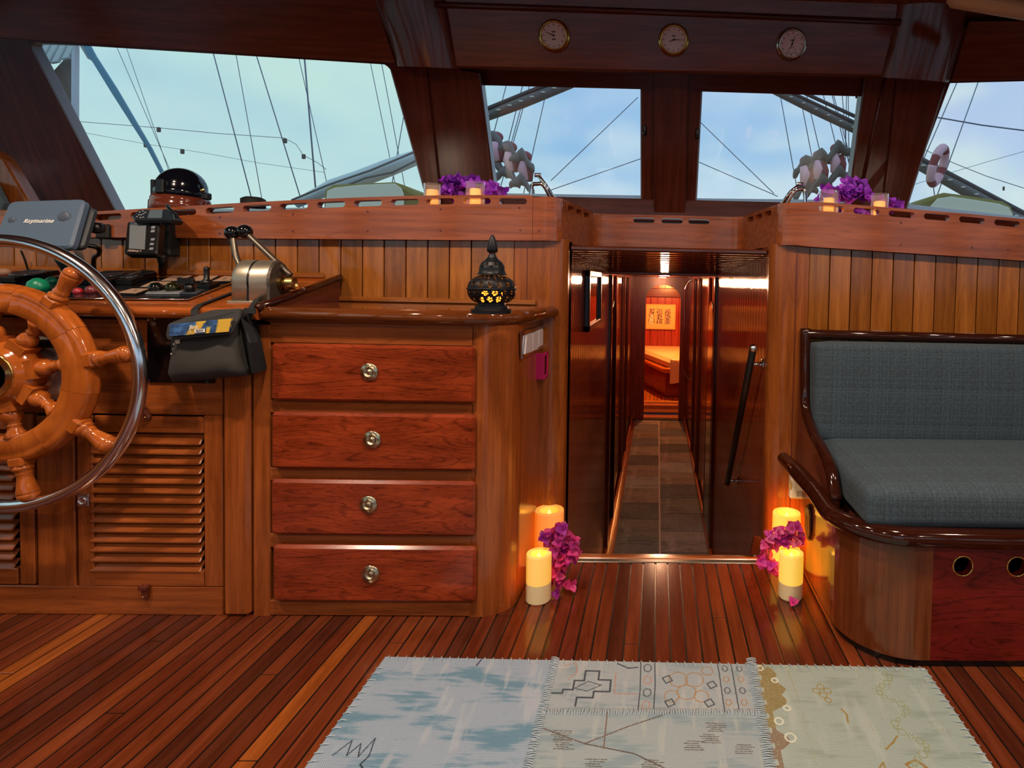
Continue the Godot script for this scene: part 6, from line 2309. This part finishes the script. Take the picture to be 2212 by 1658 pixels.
# ---------- out of the windows ----------
func rope(pts: Array, r: float, called: String, label: String, cat: String, group := "", m: Material = null) -> void:
	var mb := MB.new()
	var q := []
	for v in pts: q.append(P(v[0], v[1], v[2]))
	mb.smooth(true).tube(q, r, 6)
	solo(called, mb, m if m else M.wire, label, cat, group)
func build_outside() -> void:
	# the sea, far below the windows
	var sea := struct("water")
	var mb := MB.new()
	mb.quad(Vector3(-900, -2.2, 60), Vector3(900, -2.2, 60), Vector3(900, -2.2, -1500), Vector3(-900, -2.2, -1500))
	part("sea_surface", mb, mat(C("3c5a68"), 0.15), sea)
	var dk := struct("floor_foredeck")
	mb = MB.new()
	mb.box(Vector3(0, 1.215, -7.6), Vector3(9.0, 0.03, 8.4))
	part("deck_board", mb, mat(C("a08868"), 0.6), dk)
	var d := 9.0
	var k := d / F
	var g := "rigging wires seen through the left window"
	var ord := ["first", "second", "third", "fourth", "fifth", "sixth", "seventh", "eighth", "ninth", "tenth", "eleventh", "twelfth", "thirteenth", "fourteenth", "fifteenth"]
	var wi := 0
	for w in [[232, 95, 388, 375, 0.6], [257, 97, 378, 368, 0.55], [449, 110, 553, 425, 1.2], [502, 114, 572, 425, 0.8], [541, 118, 660, 422, 1.2], [636, 122, 716, 400, 0.8], [654, 122, 686, 418, 1.8], [792, 136, 866, 418, 0.8], [817, 138, 884, 415, 0.8], [874, 280, 838, 408, 1.0]]:
		rope([[w[0], w[1] - 40, d], [w[2], w[3] + 40, d]], w[4] * k, "rigging_wire", "thin dark rigging wire, %s from the left in the left window" % ord[wi], "wire", g); wi += 1
	rope([[100, 250, d], [165, 262, d], [343, 276, d], [470, 288, d], [615, 298, d], [640, 312, d], [655, 335, d], [684, 350, d], [705, 366, d]], 0.6 * k, "guard_line", "thin sagging line with small blocks running across the left window", "line")
	rope([[100, 280, d], [180, 286, d], [310, 310, d], [440, 330, d], [560, 352, d], [700, 372, d]], 0.4 * k, "guard_line", "fainter lower line drooping across the left window", "line")
	for q in [[343, 280, "a dark square block on the upper line, left of the window"], [394, 327, "b"], [616, 304, "c"], [656, 338, "d"], [315, 313, "e"]]:
		mb = MB.new()
		mb.box(P(q[0], q[1], d), Vector3(7 * k, 10 * k, 5 * k), 1.2 * k)
		var lb := {"a": "", "b": "tiny hook hanging from the lower line in the left window", "c": "dark clip where a wire meets the line in the left window", "d": "small dark tag hanging right of the clip in the left window", "e": "reddish toggle beside the teal awning edge in the left window"}
		solo("line_block", mb, M.rope if q[0] != 315 else mat(C("6a3a38"), 0.6), "dark square block on the upper line in the left window" if q[0] == 343 else lb[q[2]], "block")
	# awning in the corner of the left window
	var aw := thing("awning", P(130, 240, 5.0), "white ribbed awning with a teal edge, top left corner of the left window", "awning")
	mb = MB.new()
	for i in 6:
		var x0 := 66.0 + i * 17
		mb.prism(poly_px([[x0, 84], [x0 + 16, 84], [x0 + 16 - 50 + i * 6, 165 - i * 8], [x0 - 50 + i * 6, 168 - i * 8]], 5.0), Vector3(0, 0, -0.03), 0.006)
	part("awning_rib", mb, mat(C("c8d4d8"), 0.6), aw)
	mb = MB.new()
	mb.prism(poly_px([[96, 150], [108, 160], [152, 112], [158, 230], [156, 262], [140, 240]], 5.1), Vector3(0, 0, -0.03), 0.004)
	part("brown_lining", mb, mat(C("6a5a50"), 0.8), aw)
	mb = MB.new()
	mb.prism(poly_px([[153, 112], [152, 268], [162, 275], [162, 95]], 5.0), Vector3(0, 0, -0.04), 0.005)
	part("awning_pole", mb, mat(C("c0c8d4"), 0.4), aw)
	mb = MB.new()
	mb.prism(poly_px([[164, 86], [188, 126], [196, 130], [176, 86]], 5.0), Vector3(0, 0, -0.03), 0.004)
	part("pole_collar", mb, mat(C("a09c9c"), 0.6), aw)
	mb = MB.new()
	mb.prism(poly_px([[172, 86], [187, 118], [200, 135], [240, 200], [318, 322], [345, 374], [352, 372], [326, 320], [250, 190], [205, 120], [186, 84]], 4.9), Vector3(0, 0, -0.02), 0.003)
	part("teal_edge", mb, mat(C("4c8ca8"), 0.6), aw)
	# furled sail and covered boom in the left window
	var fs := thing("furled_sail", P(760, 400, 8.0), "pale furled sail lashed along a slanting spar, lower right of the left window", "sail")
	mb = MB.new()
	mb.smooth(true)
	mb.tube([P(905, 338, 8.0), P(840, 362, 8.0), P(780, 385, 8.0), P(720, 402, 8.0), P(640, 440, 8.0)], [0.10, 0.12, 0.12, 0.10, 0.06], 10)
	part("sail_roll", mb, mat(C("c8d8dc"), 0.7), fs)
	mb = MB.new()
	mb.smooth(true)
	mb.tube([P(900, 326, 7.8), P(800, 368, 7.8), P(712, 398, 7.8), P(630, 432, 7.8)], 0.014, 6); mb.tube([P(900, 346, 7.8), P(848, 372, 7.8), P(790, 384, 7.8), P(720, 412, 7.8)], 0.014, 6)
	part("lashing", mb, mat(C("5a6468"), 0.7), fs)
	# covered hatches on the foredeck
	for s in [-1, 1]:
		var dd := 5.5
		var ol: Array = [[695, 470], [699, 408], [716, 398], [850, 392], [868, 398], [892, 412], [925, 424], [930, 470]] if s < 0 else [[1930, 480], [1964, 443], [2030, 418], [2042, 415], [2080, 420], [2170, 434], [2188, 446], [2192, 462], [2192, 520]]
		var co := thing("deck_cover", P(810 if s < 0 else 2080, 470, dd), ("olive deck cover with a blown highlight painted cream, low in the left window" if s < 0 else "olive deck cover with a blown highlight painted cream, low in the right window"), "cover", "covers on the foredeck")
		mb = MB.new()
		mb.prism(poly_px(ol, dd), Vector3(0, 0, -0.6), 0.03)
		part("olive_cover", mb, mat(C("7c7430"), 0.8), co)
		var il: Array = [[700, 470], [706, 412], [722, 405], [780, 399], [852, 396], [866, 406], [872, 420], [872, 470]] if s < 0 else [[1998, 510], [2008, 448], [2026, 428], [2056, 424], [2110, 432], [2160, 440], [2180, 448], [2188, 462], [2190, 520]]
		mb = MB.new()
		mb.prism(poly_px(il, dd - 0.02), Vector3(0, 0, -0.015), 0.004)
		part("painted_highlight", mb, M.highlight_cream, co)  # burnt-out highlight on the olive tarp, painted as a cream panel
	# spars with lashings in the centre and right windows
	var spar := func(label: String, a: Array, b: Array, dd: float, rr: float, nl: int) -> void:
		var s := thing("boom", P((a[0] + b[0]) / 2.0, (a[1] + b[1]) / 2.0, dd), label, "spar")
		var A := P(a[0], a[1], dd); var B := P(b[0], b[1], dd)
		var m := MB.new()
		m.smooth(true).tube([A, A.lerp(B, 0.5), B], [rr * 0.75, rr, rr * 0.85], 12)
		part("spar", m, mat(C("585a5a"), 0.5), s)
		for i in nl:
			m = MB.new()
			var off := Vector3(0, rr * (1.6 + 1.5 * i), 0)
			m.smooth(true).tube([A + off * 0.8, B + off], rr * 0.45, 8)
			part("sheet_rope", m, mat(C("3c4044"), 0.6), s)
		m = MB.new()
		m.smooth(true)
		for i in 9:
			var p := A.lerp(B, (i + 0.5) / 9.0)
			m.ball(p + Vector3(0, 0, rr), rr * 0.22, 8, Vector3(2.2, 0.8, 1))
		part("lashing_tie", m, mat(C("c8ccc8"), 0.5), s)
	spar.call("dark boom with furled sail crossing the top left of the left centre window", [1020, 264], [1235, 180], 8.0, 0.075, 1)
	spar.call("pair of dark slanting booms across the right centre window", [1640, 180], [1880, 296], 8.0, 0.06, 2)
	spar.call("dark boom and ropes slanting behind the life ring in the right window", [1975, 352], [2230, 490], 8.0, 0.08, 1)
	g = "rigging wires seen through the centre windows"
	wi = 0
	for w in [[1100, 190, 1058, 300], [1135, 190, 1087, 330], [1151, 190, 1078, 395], [1185, 205, 1125, 425], [1130, 245, 1085, 360], [1040, 190, 1036, 260], [1680, 205, 1722, 390], [1735, 205, 1792, 395], [1771, 205, 1815, 330], [1790, 205, 1838, 350], [1794, 210, 1846, 356], [1817, 205, 1830, 320], [1829, 205, 1826, 330], [1832, 205, 1834, 330], [1727, 230, 1760, 350]]:
		rope([[w[0], w[1] - 30, d], [w[2], w[3] + 20, d]], 1.0 * k, "rigging_wire", "thin rigging wire by the grey life jackets, %s in the %s centre window" % [ord[wi if wi < 6 else wi - 6], "left" if wi < 6 else "right"], "wire", g); wi += 1
	g = "forestay wires crossing in the centre windows"
	wi = 0
	for w in [[1378, 210, 1190, 390], [1386, 342, 1185, 412], [1514, 265, 1672, 418], [1510, 350, 1680, 424]]:
		rope([[w[0], w[1], d], [w[2], w[3], d]], 0.9 * k, "forestay", "long thin forestay wire, %s of the two crossing the %s centre window" % [["steeper", "flatter"][wi % 2], "left" if wi < 2 else "right"], "wire", g); wi += 1
	g = "rigging wires seen through the right window"
	wi = 0
	for w in [[2076, 178, 1940, 470], [2120, 178, 2025, 420], [2008, 400, 1996, 340], [2012, 395, 2020, 430]]:
		rope([[w[0], w[1] - 20, d], [w[2], w[3], d]], 1.2 * k, "rigging_wire", ["thin wire slanting past the life ring's left, right window", "thin wire slanting past the life ring's right, right window", "short wire above the boom at the right window's left edge", "short wire running down from the life ring in the right window"][wi], "wire", g); wi += 1
	rope([[1990, 248, d], [2040, 256, d], [2120, 270, d], [2230, 284, d]], 1.6 * k, "spreader_line", "darker line sloping across the upper right window", "line")
	rope([[1990, 320, d], [2060, 352, d], [2130, 380, d], [2230, 412, d]], 0.8 * k, "guard_line", "faint falling line across the lower right window", "line")
	rope([[1970, 400, d], [2050, 374, d], [2130, 350, d], [2230, 322, d]], 0.5 * k, "guard_line", "faint rising line across the lower right window", "line")
	mb = MB.new()
	mb.box(P(2168, 407, d), Vector3(4 * k, 9 * k, 4 * k), k)
	solo("line_block", mb, M.rope, "tiny dark clip hanging in the lower right window", "block")
	# life ring seen almost edge on
	var lr := thing("life_ring", P(2028, 395, 7.5), "red and pale pink life ring hanging in the right window, seen at a slant", "life ring")
	var cc := P(2026, 358, 7.5)
	var ax := P(2040, 322, 7.5) - cc; var bx := (P(2044, 366, 7.5) - cc) * 1.0 + Vector3(0, 0, -0.14)
	mb = MB.new()
	mb.smooth(true).tube(arc(cc, ax, bx, 0, TAU * 39 / 40, 39), 0.055, 10, true)
	part("ring", mb, mat(C("8a3038"), 0.6), lr)
	for q in [[0.35, 1.35], [1.8, 2.9], [3.5, 4.4], [4.9, 5.95]]:
		mb = MB.new()
		mb.smooth(true).tube(arc(cc, ax, bx, q[0], q[1], 10), 0.058, 10)
		part("pale_band", mb, mat(C("e0b0c0"), 0.6), lr)
	# bundles of grey jackets with red floats on the rigging
	for s in [-1, 1]:
		var dd := 7.0
		var q := dd / F
		var cs: Array = [[1068, 320], [1098, 342], [1130, 362]] if s < 0 else [[1740, 372], [1768, 360], [1806, 345]]
		for i in 3:
			var c = cs[i]
			var side: String = "left" if s < 0 else "right"
			var which: String = ["leftmost", "middle one", "rightmost"][i]
			var lj := thing("life_jacket", P(c[0], c[1] + 45, dd), "grey life jacket with red float, %s of three in the %s centre window" % [which, side], "life jacket", "life jackets hung on the rigging")
			var gm := mat(C("6c6a6c") if s < 0 else C("545654"), 0.8)
			# wavy upper hood, pink lining, lower hood
			for up in 2:
				mb = MB.new()
				mb.smooth(true)
				var yy: float = c[1] - 22 + up * 52
				var rows := []
				for a in 9:
					var row := PackedVector3Array()
					var t := a / 8.0 * 2 - 1
					var wv := -11 * cos(t * 2.9) + 9 * t * (1 if s < 0 else -1) + 2.5 * sin(t * 7 + i * 2.0)
					for kk in 8:
						var an := TAU * kk / 8
						row.append(P(c[0] + t * 25, yy + 8 + wv + sin(an) * (13 - 5 * t * t + 2 * sin(t * 5 + i)), dd) + Vector3(0, 0, cos(an) * 0.07 + 0.03 * i))
					rows.append(row)
				mb.loft(rows)
				part("hood" if up == 0 else "skirt", mb, gm, lj)
			mb = MB.new()
			mb.smooth(true).tube([P(c[0] - 3 * s - 2, c[1] - 12, dd - 0.06), P(c[0] - 1, c[1] + 4, dd - 0.07), P(c[0] + 6 * s * -1, c[1] + 28, dd - 0.06)], [0.045, 0.06, 0.035], 10)
			part("pink_lining", mb, mat(C("d8a8b8"), 0.7), lj)
			mb = MB.new()
			mb.smooth(true).tube([P(c[0] + 9, c[1] - 10, dd - 0.02), P(c[0] + 12, c[1] + 10, dd - 0.03), P(c[0] + 13, c[1] + 30, dd - 0.02)], [0.04, 0.06, 0.04], 10)
			part("red_lining", mb, mat(C("7c2c30"), 0.7), lj)
			mb = MB.new()
			mb.smooth(true).ball(P(c[0] + 3, c[1] - 24, dd + 0.12), 15 * q, 14, Vector3(1.1, 0.8, 1))
			part("red_float", mb, mat(C("8a3c48"), 0.6), lj)
